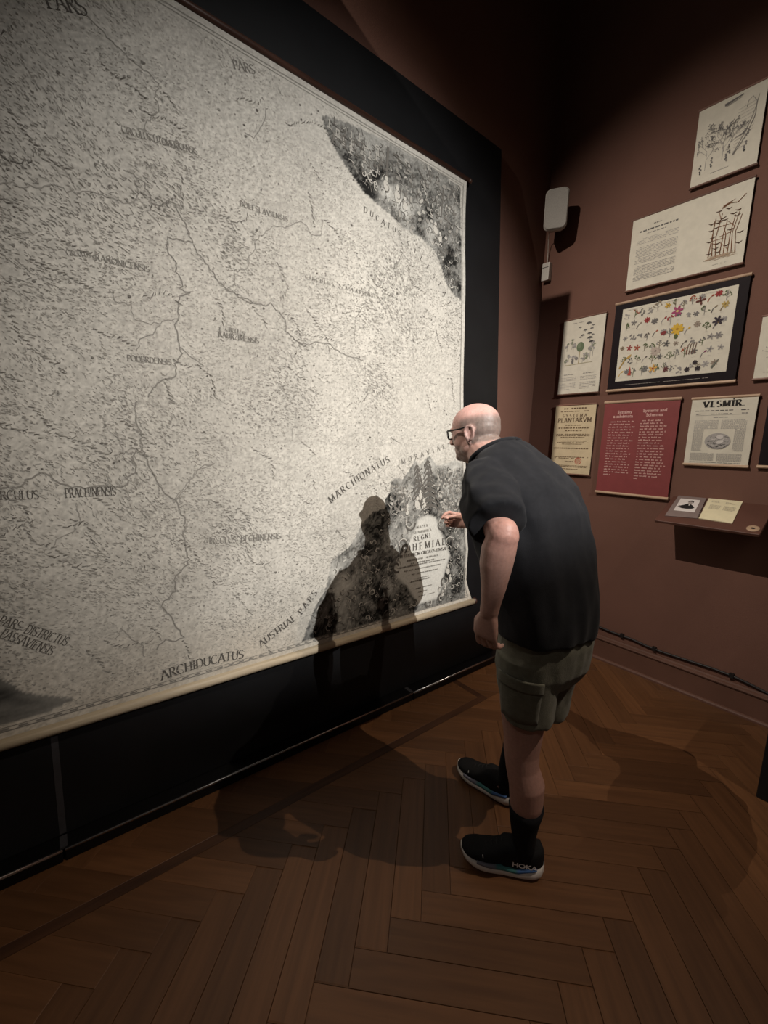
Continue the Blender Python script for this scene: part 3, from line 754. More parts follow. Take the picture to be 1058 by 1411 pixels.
# scrolls framing the title
for c, r in (((563, 722), .05), ((552, 752), .055), ((606, 722), .045), ((616, 748), .05), ((546, 780), .04), ((612, 800), .04), ((606, 824), .03), ((590, 831), .03), ((570, 832), .03)):
    curl(pm(c), r, .8, .013, tint(.9)); curl((pm(c)[0]+.006, pm(c)[1]+.006), r*.8, .7, .006, tint(.12))
fig.build('corner_pictures', wall_map)

# ------------------------------------------------------------------ sheets on the right-hand wall
OFF = 0.022                                    # sheet stands this far off the wall
def sheet_pt(x, z, off=0.0): return np.stack([np.asarray(x, float), np.full(np.shape(x), YW-OFF-off), np.asarray(z, float)], -1)
def poster(name, label, x0, x1, z0, z1, sheet, railm, rail_r=0.009, over=0.012, rails=True):
    e = empty(name, ((x0+x1)/2, YW-OFF, z0), label, 'poster')
    me = MB().box(x0, x1, YW-OFF, YW-OFF+0.004, z0, z1).mesh('sheet'); link_mesh('sheet', me, MT[sheet], e)
    if rails:
        for nm, z in (('top_rail', z1), ('bottom_rail', z0)):
            b = MB(); pr = [(math.cos(a)*rail_r, math.sin(a)*rail_r) for a in np.linspace(0, 2*math.pi, 12, False)]
            b.rings([[(x, YW-OFF+0.003+p, z+q) for p, q in pr] for x in (x0-over*.4, x1+over*.4)])
            b.build(nm, MT[railm], e, False)
    for x in (x0+.05, x1-.05):                 # stand-off pegs to the wall
        MB().tube([(x, YW-OFF+0.004, z1-.02), (x, YW, z1-.02)], .006, 8, caps=False).build('peg', MT[railm], e)
    return e
def sk(off=0.0006): return Ink(lambda x, z: sheet_pt(x, z, off), (0, -1, 0))
G = lambda v, w=0.95: (v, v*w, v*w*w)
def plant(ink, x, z, h, col, rs, n=5, spread=.5, w=.0016, leaf=None, leafcol=None):
    ink.line([(x, z), (x+rs.uniform(-.05, .05)*h, z+h*.5), (x+rs.uniform(-.1, .1)*h, z+h)], w*1.4, col, w)
    for k in range(n):
        t = .25+.7*k/n; s_ = rs.choice((-1, 1)); L = h*spread*(1.1-t)*rs.uniform(.7, 1.2); a = rs.uniform(.3, 1.0)
        e = (x+s_*math.cos(a)*L, z+t*h+math.sin(a)*L)
        ink.line([(x, z+t*h), ((x+e[0])/2+s_*.1*L, (z+t*h+e[1])/2), e], w, col, w*.6)
        if leaf: ink.disc(e, leaf, leaf*.55, leafcol or col, 8, rs.uniform(0, 3.1))

# 1: drawing of branching trees and a long arching frond
rs = random.Random(31)
x0, x1, z0, z1 = -1.150, -0.826, 3.268, 3.703
e = poster('botanical_poster', 'pale sheet of bare branching trees and an arching frond, topmost on the wall', x0, x1, z0, z1, 'sheet', 'rail_brown', .007)
k = sk(); g = G(.22)
def tree(x, z, h, lev, a=math.pi/2, w=.0026):
    e_ = (x+math.cos(a)*h, z+math.sin(a)*h)
    e_ = (min(max(e_[0], x0+.018), x1-.045), min(max(e_[1], z0+.03), z1-.055)); k.line([(x, z), e_], w, G(.10+.05*lev), w*.7)
    if lev:
        for q in range(3 if lev > 1 else 2): tree(x+(e_[0]-x)*(.55+.22*q), z+(e_[1]-z)*(.55+.22*q), h*rs.uniform(.5, .68), lev-1, a+rs.choice((-1, 1))*rs.uniform(.3, .75), w*.72)
    else: k.disc(e_, .0035, .002, G(.2), 6, a)
tree(x0+.068, z0+.075, .105, 4); tree(x0+.150, z0+.10, .105, 5); tree(x0+.165, z0+.14, .075, 4, 1.15); tree(x0+.155, z0+.14, .075, 4, 1.9)
fr_ = [(x0+.20+.06*math.sin(t*1.7)+.03*t, z0+.10+.27*t) for t in np.linspace(0, 1, 12)]; k.line(fr_, .003, g, .0015)
fr_ = [(x0+.205, z0+.10), (x0+.255, z0+.18), (x0+.285, z0+.27), (x0+.283, z0+.34), (x0+.262, z0+.375), (x0+.243, z0+.36), (x0+.24, z0+.33)]; k.line(fr_, .003, g, .002)
for t in range(13):
    zc = z0+.13+.018*t; k.line([(x0+.285-(.03 if t < 4 else 0), zc), (x0+.20, zc-.012)],   .0014, G(.30), .0010)
k.line([(x0+.13, z0+.395), (x0+.17, z0+.402), (x0+.215, z0+.41)], .013, G(.16), .006); k.line([(x0+.14, z0+.385), (x0+.21, z0+.398)], .004, G(.3), .002)
for xx, zz_ in ((.045, .085), (.10, .105), (.18, .14), (.172, .105), (.255, .12)):
    for q in range(5): k.disc((x0+xx+rs.uniform(-.006, .006), z0+zz_+q*.011-.02), rs.uniform(.003, .007), .005, G(rs.uniform(.08, .25)), 7, rs.uniform(0, 3))
dashes(k, x0+.10, x0+.19, z0+.045, .0025, G(.4), rs, lo=.004, hi=.012)
k.build('print', e)

# 2: text on the left, jointed stems on the right
rs = random.Random(32)
x0, x1, z0, z1 = -1.472, -0.822, 2.740, 3.203
e = poster('text_and_drawing_poster', 'wide pale sheet with a text block beside a sepia drawing of crossing stems', x0, x1, z0, z1, 'sheet', 'rail_brown', .007)
k = sk()
dashes(k, x0+.135, x0+.185, z0+.395, .006, G(.12), rs, lo=.004, hi=.012); dashes(k, x0+.05, x0+.285, z0+.365, .009, G(.12), rs, lo=.01, hi=.03); dashes(k, x0+.10, x0+.215, z0+.345, .005, G(.25), rs)
for i, (zz_, n) in enumerate(((.318, 4), (.265, 7), (.195, 4), (.145, 6), (.085, 4))):
    for q in range(n): dashes(k, x0+.04+(.02 if q == 0 else 0), x0+.29-(.1 if q == n-1 and i % 2 else 0), z0+zz_-q*.0095, .0032, G(.33), rs, lo=.006, hi=.022)
br = (.17, .075, .035)
bx = x0+.47
for q in range(8): 
    xx = bx+.002+q*.019; k.line([(xx, z0+.075+rs.uniform(-.01, .01)), (xx+rs.uniform(-.012, .012), z0+.19), (xx+rs.uniform(-.02, .02), z0+.30+rs.uniform(-.06, .04))], .0045, br, .0025)
for q in range(9):
    a = (bx-.01+rs.random()*.14, z0+.10+q*.024); k.line([a, (a[0]+rs.uniform(-.08, .08), a[1]+rs.uniform(-.01, .06))], .003, (.24, .12, .07), .002)
for q in range(22):
    c = (bx-.005+rs.random()*.155, z0+.09+rs.random()*.25)
    for s_ in (-1, 1): k.line([c, (c[0]+s_*.016, c[1]+rs.uniform(.002, .010))], .0065, (.09, .05, .035), .0015)
    k.disc(c, .004, .003, (.08, .045, .03), 7)
k.line([(bx+.04, z0+.345), (bx+.08, z0+.362), (bx+.115, z0+.352), (bx+.15, z0+.385)], .006, br, .003); k.line([(bx+.045, z0+.355), (bx+.10, z0+.375)], .004, (.2, .1, .06), .002)
for q in range(26): k.line([(bx-.02+rs.random()*.16, z0+.055+rs.random()*.03)]*1+[(bx-.01+rs.random()*.16, z0+.06+rs.random()*.03)], .002, (.42, .31, .22), .001)
dashes(k, bx+.03, bx+.10, z0+.03, .0022, G(.4), rs, lo=.004, hi=.012)
k.build('print', e)

# 3: coloured chart of flowers on black
rs = random.Random(33)
x0, x1, z0, z1 = -1.526, -0.772, 2.062, 2.667
e = poster('flower_chart', 'black bordered wall chart with rows of small coloured flowers', x0, x1, z0, z1, 'sheet_black', 'rail_tan', .010)
ix0, ix1, iz0, iz1 = x0+.052, x1-.050, z0+.062, z1-.045
MB().box(ix0, ix1, YW-OFF-.0012, YW-OFF, iz0, iz1).build('picture_field', MT['sheet'], e)
k = sk(.0022); W_ = ix1-ix0; H_ = iz1-iz0
GR = (.10, .13, .06); cols = [(.30, .05, .05), (.22, .04, .12), (.55, .35, .06), (.25, .2, .14), (.35, .10, .06), (.12, .10, .09), (.3, .25, .2)]
def flower(cx, cz, r, c, n=6, cen=None):
    for q in range(n):
        a = 6.283*q/n+rs.random()*.3; k.disc((cx+math.cos(a)*r*.6, cz+math.sin(a)*r*.6), r*.48, r*.24, c, 8, a)
    k.disc((cx, cz), r*.24, r*.24, cen or tuple(v*.5 for v in c), 8)
for row in range(6):
    for c_ in range(13):
        x = ix0+.03+(W_-.06)*(c_+.5*(row % 2)*.6)/12.6+rs.uniform(-.008, .008); z = iz0+.045+(H_-.09)*row/5+rs.uniform(-.012, .012)
        t = rs.random(); c = rs.choice(cols); gcol = G(rs.uniform(.12, .35))
        if t < .30: flower(x, z+.012, rs.uniform(.015, .022), rs.choice((gcol, c, gcol)), rs.choice((5, 6, 8)))
        elif t < .65: plant(k, x, z-.022, rs.uniform(.048, .064), rs.choice((GR, gcol, (.2, .17, .12))), rs, 8, .5, .0020, .0058, rs.choice((GR, gcol, c)))
        elif t < .8:
            for q in range(8): k.disc((x+rs.uniform(-.018, .018), z+rs.uniform(-.02, .02)), rs.uniform(.004, .010), rs.uniform(.003, .006), gcol, 8, rs.random()*3)
        else: k.line([(x-.012, z-.018), (x-.004, z+.004), (x+.012, z+.016)], .006, rs.choice((c, gcol)), .002); k.disc((x+.012, z+.016), .008, .005, c, 8, .6)
        dashes(k, x-.010, x+.012, z-.026, .0012, G(.5), rs, lo=.003, hi=.008)
fx = lambda u: ix0+W_*u; fz = lambda v: iz0+H_*v
flower(fx(.53), fz(.83), .032, (.34, .08, .16), 6, (.6, .5, .2)); flower(fx(.55), fz(.60), .036, (.62, .40, .06), 9, (.40, .22, .04)); k.disc((fx(.545), fz(.51)), .012, .016, (.10, .12, .05), 9)
flower(fx(.72), fz(.90), .026, (.13, .05, .04), 4); k.disc((fx(.43), fz(.58)), .018, .013, (.22, .05, .05), 9, .4); flower(fx(.88), fz(.62), .028, (.06, .05, .06), 6); flower(fx(.92), fz(.80), .020, (.45, .33, .12), 7)
k.line([(fx(.14), fz(.07)), (fx(.145), fz(.12)), (fx(.14), fz(.19))], .024, (.42, .07, .05), .002); flower(fx(.37), fz(.13), .026, (.62, .36, .10), 5, (.3, .05, .04)); flower(fx(.29), fz(.14), .022, (.18, .18, .17), 7)
k.line([(fx(.03), fz(.18)), (fx(.08), fz(.30)), (fx(.14), fz(.36))], .008, (.42, .28, .07), .003); k.disc((fx(.12), fz(.33)), .016, .008, (.5, .33, .1), 8, .7)
flower(fx(.375), fz(.36), .030, (.45, .38, .33), 9); flower(fx(.49), fz(.10), .018, (.15, .06, .06), 7)
for q in range(4): k.line([(fx(.655+.022*q), fz(.26)), (fx(.665+.022*q), fz(.38)), (fx(.68+.018*q), fz(.40))], .005, (.16, .10, .08), .003)
for u in (.68, .77): flower(fx(u), fz(.07), .016, (.05, .04, .045), 8)
flower(fx(.74), fz(.15), .014, (.05, .04, .045), 8)
k.line([(fx(.88), fz(.06)), (fx(.93), fz(.16))], .012, (.16, .17, .14), .003)
for q in range(3): dashes(k, fx(.05)+q*.22, fx(.20)+q*.22, iz1-.014, .002, G(.5), rs)
for xa, xb in ((.10, .44), (.47, .86)): dashes(k, x0+.06+W_*xa, x0+.06+W_*xb, z0+.032, .0022, (.45, .40, .36), rs, lo=.006, hi=.02)
k.build('print', e)

# 4: mushrooms and trees chart
rs = random.Random(34)
x0, x1, z0, z1 = -1.917, -1.591, 2.060, 2.630
e = poster('mushroom_chart', 'narrow pale chart of trees and mushroom caps with two text columns below', x0, x1, z0, z1, 'sheet', 'rail_brown', .007)
k = sk()
for q, (u, v, r) in enumerate(((.62, .90, .022), (.42, .87, .013), (.55, .82, .015), (.70, .83, .014), (.73, .87, .012), (.66, .77, .018), (.74, .75, .012), (.50, .76, .016), (.68, .71, .022), (.72, .66, .020), (.45, .74, .012))):
    c = (x0+.326*u, z0+.57*v); k.poly([(c[0]+math.cos(a)*r, c[1]+math.sin(a)*r*.7) for a in np.linspace(0, 3.14, 9)], G(rs.uniform(.05, .16))); k.line([c, (c[0], c[1]-r*.5)], r*.35, G(.3), r*.25)
for u, v, h in ((.14, .58, .06), (.26, .60, .075), (.30, .55, .07), (.20, .44, .05), (.33, .43, .045), (.13, .40, .04), (.60, .44, .05), (.72, .45, .09), (.78, .47, .11), (.66, .42, .05), (.55, .40, .04)):
    c = (x0+.326*u, z0+.57*v); k.line([c, (c[0], c[1]+h*.6)], .003, G(.2), .002)
    for q in range(7): k.disc((c[0]+rs.uniform(-.012, .012), c[1]+h*(.5+rs.random()*.5)), rs.uniform(.006, .011), rs.uniform(.005, .009), rs.choice((G(.28), (.22, .24, .17), G(.36))), 8)
c = (x0+.326*.47, z0+.57*.62); k.line([(c[0]-.004, z0+.57*.40), (c[0], c[1])], .007, (.40, .33, .20), .005); k.disc(c, .030, .036, (.13, .17, .10), 16); k.disc((c[0]-.008, c[1]+.01), .016, .018, (.18, .22, .14), 12)
k.line([(x0+.045, z0+.225), (x0+.26, z0+.232)], .006, (.42, .38, .26), .004); k.disc((x0+.10, z0+.25), .010, .018, G(.16), 9); k.disc((x0+.13, z0+.27), .013, .013, G(.22), 9)
for a, b_ in ((.06, .44), (.54, .92)):
    dashes(k, x0+.326*(a+.06), x0+.326*(b_-.06), z0+.150, .005, G(.3), rs)
    for q in range(8): dashes(k, x0+.326*a, x0+.326*(b_ if q < 7 else b_-.15), z0+.128-q*.011-(.012 if q > 2 else 0), .0030, G(.42), rs, lo=.006, hi=.02)
dashes(k, x0+.08, x0+.16, z0+.535, .003, G(.35), rs)
k.build('print', e)

# 5: aged title page
rs = random.Random(35)
x0, x1, z0, z1 = -1.920, -1.592, 1.430, 1.976
e = poster('title_page_poster', 'tan aged title page reading PLANTARVM with a red round stamp', x0, x1, z0, z1, 'sheet_tan', 'rail_brown', .007)
k = sk(); ib = (.11, .07, .045)
xx = lambda u: x0+.328*u
dashes(k, xx(.22), xx(.78), z0+.513, .010, ib, rs, lo=.01, hi=.02)
dashes(k, xx(.14), xx(.86), z0+.492, .007, (.2, .14, .09), rs)
word(k, 'SYSTEMA', (xx(.20), z0+.452), (xx(.80), z0+.454), .021, ib, .2, .08)
word(k, 'PLANTARVM', (xx(.09), z0+.410), (xx(.92), z0+.412), .033, ib, .2, .07)
for zz_, a, b_, h in ((.385, .3, .7, .006), (.362, .12, .88, .010), (.342, .30, .72, .010), (.315, .08, .92, .005), (.303, .08, .92, .005), (.291, .2, .8, .005), (.262, .12, .88, .004), (.250, .12, .90, .004), (.238, .25, .75, .004), (.202, .05, .92, .008), (.135, .08, .94, .005), (.124, .1, .6, .005), (.098, .30, .58, .007), (.068, .04, .94, .003), (.058, .05, .92, .005), (.040, .28, .72, .004)):
    dashes(k, xx(a), xx(b_), z0+zz_, h, (.17, .115, .07), rs, lo=.006, hi=.022)
c = (xx(.70), z0+.108); k.line([(c[0]+math.cos(a)*.024, c[1]+math.sin(a)*.024) for a in np.linspace(0, 6.283, 20)], .004, (.48, .09, .06))
k.line([(c[0]+math.cos(a)*.015, c[1]+math.sin(a)*.015) for a in np.linspace(0, 6.283, 16)], .002, (.5, .14, .10))
for q in range(3): dashes(k, c[0]-.011, c[0]+.011, c[1]-.008+q*.007, .003, (.48, .10, .07), rs, lo=.003, hi=.007)
k.build('print', e)

# 6: maroon text panel, two columns
rs = random.Random(36)
x0, x1, z0, z1 = -1.527, -1.041, 1.312, 1.978
e = poster('maroon_text_panel', 'maroon text panel with two columns of pinkish lettering between tan rails', x0, x1, z0, z1, 'sheet_red', 'rail_tan', .011)
k = sk(); pk = (.62, .40, .36)
for col_, n, a, b_ in ((0, 21, .09, .47), (1, 22, .53, .91)):
    for q in range(n):
        zt = z0+.520-q*.0193-(.0 if col_ == 0 else -.004); xe = x0+.486*(b_-rs.random()*.10-(.22 if q == n-1 else 0)); xs_ = x0+.486*a+(.012 if q == 0 else 0)
        x = xs_
        while x < xe:                                   # words made of small letters
            w = rs.uniform(.012, .038); n_ = int(w/.0058)
            for L in range(n_):
                if x+L*.0058 > xe: break
                hh = rs.choice((.0062, .0062, .0062, .009)); k.poly([(x+L*.0058, zt), (x+L*.0058+.0040, zt), (x+L*.0058+.0040, zt+hh), (x+L*.0058, zt+hh)], pk)
            x += w+.006
k.build('body_text', e)
def text_obj(name, body, x, z, size, parent, m, bold=.0, align='CENTER'):
    cu = bpy.data.curves.new(name, 'FONT'); cu.body = body; cu.size = size; cu.align_x = align; cu.offset = bold; cu.resolution_u = 3
    o = bpy.data.objects.new(name, cu); COL.objects.link(o); bpy.context.view_layer.update()
    me = bpy.data.meshes.new_from_object(o.evaluated_get(bpy.context.evaluated_depsgraph_get()))
    bpy.data.objects.remove(o); bpy.data.curves.remove(cu)
    me.name = name; me.materials.clear()
    V = [v.co.copy() for v in me.vertices]
    for v, c_ in zip(me.vertices, V): v.co = (x+c_.x, YW-OFF-.0008, z+c_.y)
    return link_mesh(name, me, m, parent)
pinkm = mat('pink_print', pk, .7, .2, nscale=80)
for t, u, v in (('Syst\u00e9my', .30, .582), ('a sch\u00e9mata', .28, .553), ('Systems and', .70, .586), ('Schemes', .70, .557)):
    text_obj('heading', t, x0+.486*u, z0+v, .030, e, pinkm, .0006)

# 7: newspaper front page
rs = random.Random(37)
x0, x1, z0, z1 = -0.976, -0.647, 1.552, 1.970
e = poster('newspaper_front_page', 'white newspaper page headed VESM\u00cdR. with an oval picture in the middle', x0, x1, z0, z1, 'sheet', 'rail_tan', .009)
k = sk(); ib = (.03, .027, .025)
word(k, 'VESM\u00cdR.', (x0+.064, z1-.058), (x0+.272, z1-.055), .036, ib, .34, .07, serif=.10)
dashes(k, x0+.025, x0+.295, z1-.082, .005, G(.10), rs, lo=.010, hi=.03)
k.line([(x0+.03, z1-.108), (x0+.295, z1-.106)], .0015, G(.25)); dashes(k, x0+.032, x0+.056, z1-.103, .004, G(.2), rs); dashes(k, x0+.11, x0+.215, z1-.103, .005, G(.22), rs); dashes(k, x0+.262, x0+.292, z1-.102, .005, G(.2), rs)
dashes(k, x0+.125, x0+.20, z1-.124, .005, G(.3), rs)
zz_ = z1-.142
while zz_ > z0+.026:
    v = (zz_-z0)/.418
    segs = ((.03, .155), (.17, .295)) if v > .53 or v < .19 else ((.03, .085), (.242, .295))
    if not (.185 < v < .215):
        for a, b_ in segs: dashes(k, x0+a, x0+b_, zz_, .0032, G(.36), rs, lo=.004, hi=.012)
    zz_ -= .0062
dashes(k, x0+.03, x0+.29, z0+.016, .003, G(.3), rs)
c = (x0+.163, z0+.150); k.disc(c, .066, .050, G(.36), 22)
for q in range(60):
    a = rs.uniform(0, 6.28); r = math.sqrt(rs.random())*.9; p = (c[0]+math.cos(a)*r*.060, c[1]+math.sin(a)*r*.045); b_ = rs.uniform(-.3, .9)
    k.line([p, (p[0]+math.cos(b_)*.014, p[1]+math.sin(b_)*.014)], rs.uniform(.002, .006), G(rs.choice((.10, .14, .2, .5, .58))), .001)
k.disc((c[0]+.010, c[1]+.026), .017, .013, G(.58), 10); k.disc((c[0]+.014, c[1]-.004), .020, .010, G(.6), 10, .4); k.line([(c[0]-.05, c[1]-.02), (c[0]-.02, c[1]-.042), (c[0]+.03, c[1]-.044), (c[0]+.055, c[1]-.02)], .007, G(.12), .004)
k.line([(c[0]-.005, c[1]-.034), (c[0]+.042, c[1]-.018)], .006, G(.08), .003)
k.build('print', e)

# 8 and 9: two sheets running out of the frame
rs = random.Random(38)
x0, x1, z0, z1 = -0.687, -0.300, 2.062, 2.415
e = poster('sketch_sheet', 'pale sheet with a faint drawing beside the flower chart and above the newspaper page', x0, x1, z0, z1, 'sheet', 'rail_brown', .007)
k = sk()
for q in range(14): k.line([(x0+.06+rs.random()*.28, z0+.06+rs.random()*.24), (x0+.06+rs.random()*.28, z0+.06+rs.random()*.24)], .002, G(.35), .001)
for q in range(9): plant(k, x0+.06+q*.033, z0+.06, .18, G(.3), rs, 6, .35, .0018, .004)
dashes(k, x0+.04, x0+.34, z0+.035, .003, G(.45), rs)
k.build('print', e)
x0, x1, z0, z1 = -0.600, -0.250, 1.556, 1.963
e = poster('dark_chart', 'black sheet on tan rails hanging beside the newspaper page', x0, x1, z0, z1, 'sheet_black', 'rail_tan', .010)
k = sk()
for q in range(12): plant(k, x0+.08+(q % 4)*.06, z0+.06+(q//4)*.11, .09, (.35, .32, .26), rs, 5, .4, .002, .005)
k.build('print', e)

# ------------------------------------------------------------------ sloping shelf with an open booklet
SA = on_y((905, 717), 3.035); SB = on_y((925, 683), YW)     # left front and left back corners
sx0, sx1 = SB[0]+.012, -0.497
sy0, sz0, sz1 = 3.035, SA[2], SB[2]
sh = empty('reading_shelf', ((sx0+sx1)/2, YW, sz1), 'sloping dark brown reading shelf fixed to the wall under the posters', 'shelf')
sdir = np.array([0, YW-sy0, sz1-sz0]); SLEN = np.linalg.norm(sdir); sdir /= SLEN; snor = np.array([0, -sdir[2], sdir[1]])
def shp(x, d, o): return (x, sy0+sdir[1]*d+snor[1]*o, sz0+sdir[2]*d+snor[2]*o)
def slab(x0, x1, d0, d1, o0, o1):
    b = MB(); b.v = [shp(x0, d0, o0), shp(x1, d0, o0), shp(x1, d1, o0), shp(x0, d1, o0), shp(x0, d0, o1), shp(x1, d0, o1), shp(x1, d1, o1), shp(x0, d1, o1)]
    b.f = [(0,3,2,1),(4,5,6,7),(0,1,5,4),(1,2,6,5),(2,3,7,6),(3,0,4,7)]; return b
me = slab(sx0, sx1, 0, SLEN-.001, -.018, 0).mesh('board'); bevel_mesh(me, .002, 1); link_mesh('board', me, MT['shelf'], sh)
for x in (sx0+.12, sx1-.12):
    b = MB(); b.rings([[shp(xx_, SLEN*.35, -.018), shp(xx_, SLEN-.003, -.018), (xx_, YW-.001, sz1-.16)] for xx_ in (x-.006, x+.006)]); b.build('bracket', MT['shelf'], sh)
P0 = shp(0, 0, 0)
def on_shelf(p): 
    q = on_plane(p, P0, snor); return q[0], np.dot(q-np.array(P0), sdir)
bk = empty('open_booklet', shp(-0.85, .1, 0), 'open booklet with a mounted portrait on grey and a cream text page on the shelf', 'booklet')
def page(name, px, o0, o1, m, parent):
    q = [on_shelf(p) for p in px]; b = MB(); b.prism(q, lambda x, d: shp(x, d, o0), lambda x, d: shp(x, d, o1)); return b.build(name, m, parent)
mount = mat('grey_mount', (.20, .155, .145), .7, .2, nscale=30, namt=.06); cream = mat('cream_page', (.70, .64, .44), .7, .2, nscale=30, namt=.04); photo = mat('photo_paper', (.66, .62, .60), .5, .3, nscale=30, namt=.04)
page('mount_board', [(916, 711), (961, 715), (974, 685.5), (935.5, 682.7)], .0005, .005, mount, bk)
ph = page('portrait_print', [(928, 704), (956.5, 707), (965, 690.3), (938, 687.8)], .005, .0058, photo, bk)
page('text_page', [(962.6, 715), (1008.7, 722), (1024, 690.6), (977.6, 685.2)], .0005, .006, cream, bk)
ink_sh = Ink(lambda x, d: np.stack([np.asarray(x, float), sy0+sdir[1]*np.asarray(d)+snor[1]*.0066, sz0+sdir[2]*np.asarray(d)+snor[2]*.0066], -1), snor)
q = np.array([on_shelf(p) for p in [(928, 704), (956.5, 707), (965, 690.3), (938, 687.8)]])
def bil(u, v): return tuple((q[0]*(1-u)+q[1]*u)*(1-v)+(q[3]*(1-u)+q[2]*u)*v)
def bpoly(L, c): ink_sh.poly([bil(u, v) for u, v in L], c)
bpoly([(.12, .30), (.30, .22), (.55, .20), (.80, .24), (.90, .34), (.82, .44), (.70, .56), (.58, .62), (.44, .60), (.34, .50), (.18, .42)], (.02, .018, .018))
bpoly([(.50, .58), (.66, .58), (.70, .70), (.66, .80), (.54, .80), (.48, .70)], (.34, .30, .28))
bpoly([(.46, .72), (.50, .86), (.64, .90), (.74, .84), (.74, .68), (.68, .78), (.56, .80)], (.03, .026, .025))
bpoly([(.06, .30), (.14, .28), (.22, .40), (.14, .44)], (.2, .18, .17)); bpoly([(.56, .48), (.62, .48), (.62, .58), (.57, .58)], (.6, .57, .55))
q = np.array([on_shelf(p) for p in [(962.6, 715), (1008.7, 722), (1024, 690.6), (977.6, 685.2)]])
rs = random.Random(39)
for a, b_ in ((.14, .46), (.56, .90)):
    for v, e_ in ((.80, .55), (.76, .75), (.62, 1), (.58, 1), (.54, 1), (.50, .9), (.46, .8)):
        u = a
        while u < a+(b_-a)*e_:
            w = rs.uniform(.02, .06); bpoly([(u, v), (u+w, v), (u+w, v+.018), (u, v+.018)], (.38, .34, .26)); u += w+.012
ink_sh.build('print', bk)
q0 = on_shelf((961.8, 715)); q1 = on_shelf((975.8, 685.3))
for i in range(11):
    t = (i+.5)/11; c = (q0[0]+(q1[0]-q0[0])*t, q0[1]+(q1[1]-q0[1])*t)
    MB().tube([shp(c[0]+.006*math.cos(a), c[1], .005+.006*math.sin(a)) for a in np.linspace(0, 3.14, 7)], .0012, 6, caps=False).build('binding_ring', MT['cable'], bk)
rc = on_shelf((1037.5, 728.5)); b = MB(); rings = []
for r, o in ((.010, .0), (.010, .0042), (.012, .005), (.027, .005), (.0295, .003), (.030, .0004)):
    rings.append([shp(rc[0]+r*math.cos(a), rc[1]+r*math.sin(a), o) for a in np.linspace(0, 6.2832, 24, False)])
b.rings(rings, cap=False); disc = b.build('wooden_ring', MT['rail_tan'], None, True)
tag(disc, 'small round pale wooden ring with a dark hole on the shelf corner', 'ring')
b = MB(); b.rings([[shp(rc[0]+r*math.cos(a), rc[1]+r*math.sin(a), o) for a in np.linspace(0, 6.2832, 16, False)] for r, o in ((.010, .0003), (.010, .0012))])
b.build('hole', MT['cable'], disc)

# ------------------------------------------------------------------ loudspeaker and small box in the corner
spc = on_y((766.5, 291), YW-.17); fwd = Vector((0.50, -0.86, -0.12)).normalized(); rgt = fwd.cross(Vector((0, 0, 1))).normalized()*-1; upv = rgt.cross(fwd).normalized()*-1
if upv.z < 0: upv = -upv
spk = empty('loudspeaker', tuple(spc), 'small pale grey loudspeaker mounted high in the corner', 'loudspeaker')
def rrect(w, h, r, n=5):
    out = []
    for cx_, cz_, a0 in ((w/2-r, h/2-r, 0), (-w/2+r, h/2-r, 90), (-w/2+r, -h/2+r, 180), (w/2-r, -h/2+r, 270)):
        for k_ in range(n+1): a = math.radians(a0+90*k_/n); out.append((cx_+r*math.cos(a), cz_+r*math.sin(a)))
    return out
def loft_rr(specs, org):
    return [[Vector(org)+rgt*p[0]+upv*p[1]+fwd*d for p in rrect(w, h, r)] for w, h, r, d in specs]
MB().rings(loft_rr([(.10, .20, .03, -.09), (.135, .235, .034, -.07), (.165, .272, .038, .02), (.165, .272, .038, .040)], spc)).build('housing', MT['white_plastic'], spk, True)
MB().rings(loft_rr([(.158, .262, .036, .0395), (.158, .262, .036, .048), (.148, .252, .034, .053)], spc)).build('grille', MT['grille'], spk, False)
bb = Vector(spc)-fwd*.08; MB().tube([bb, (bb.x-.04, YW-.03, bb.z), (bb.x-.04, YW, bb.z)], .012, 10, caps=False).build('bracket', MT['white_plastic'], spk)
wall_pl = (spc[0]-.02, YW-.006)
sbx = on_y((752.5, 375), YW-.03)
MB().tube([on_y((757, 316), YW-.12), on_y((755.5, 330), YW-.06), on_y((755, 348), YW-.02), on_y((754, 362), YW-.02)], .003, 6, caps=False).build('cord', MT['white_plastic'], spk)
me = MB().box(sbx[0]-.032, sbx[0]+.032, YW-.045, YW, sbx[2]-.068, sbx[2]+.068).mesh('wall_sensor'); bevel_mesh(me, .006, 2)
bx_ = empty('wall_sensor', (sbx[0], YW, sbx[2]-.068), 'small white plastic box on the wall below the loudspeaker', 'sensor')
link_mesh('case', me, MT['white_plastic'], bx_); MB().box(sbx[0]-.026, sbx[0]+.026, YW-.047, YW-.044, sbx[2]+.03, sbx[2]+.034).build('groove', MT['seam_and_reflection'], bx_)

# cable lying along the top of the baseboard
cpx = [(-1.98, .30), (-1.70, .285), (-1.467, .262), (-1.30, .250), (-1.15, .248), (-1.05, .236), (-.95, .232), (-.80, .236), (-.65, .240), (-.55, .236), (-.46, .222), (-.38, .205), (-.25, .200), (.4, .204)]
cab = MB().tube([(x, YW-.010, z) for x, z in cpx], .0085, 8, caps=True).build('wall_cable', MT['cable'], None, True)
tag(cab, 'thick black cable running along the wall just above the baseboard', 'cable')
for i, x in enumerate((-1.22, -1.0, -.56)):
    z = np.interp(x, [c[0] for c in cpx], [c[1] for c in cpx])
    MB().box(x-.012, x+.012, YW-.021, YW, z-.012, z+.016).build('clip', MT['cable'], cab)

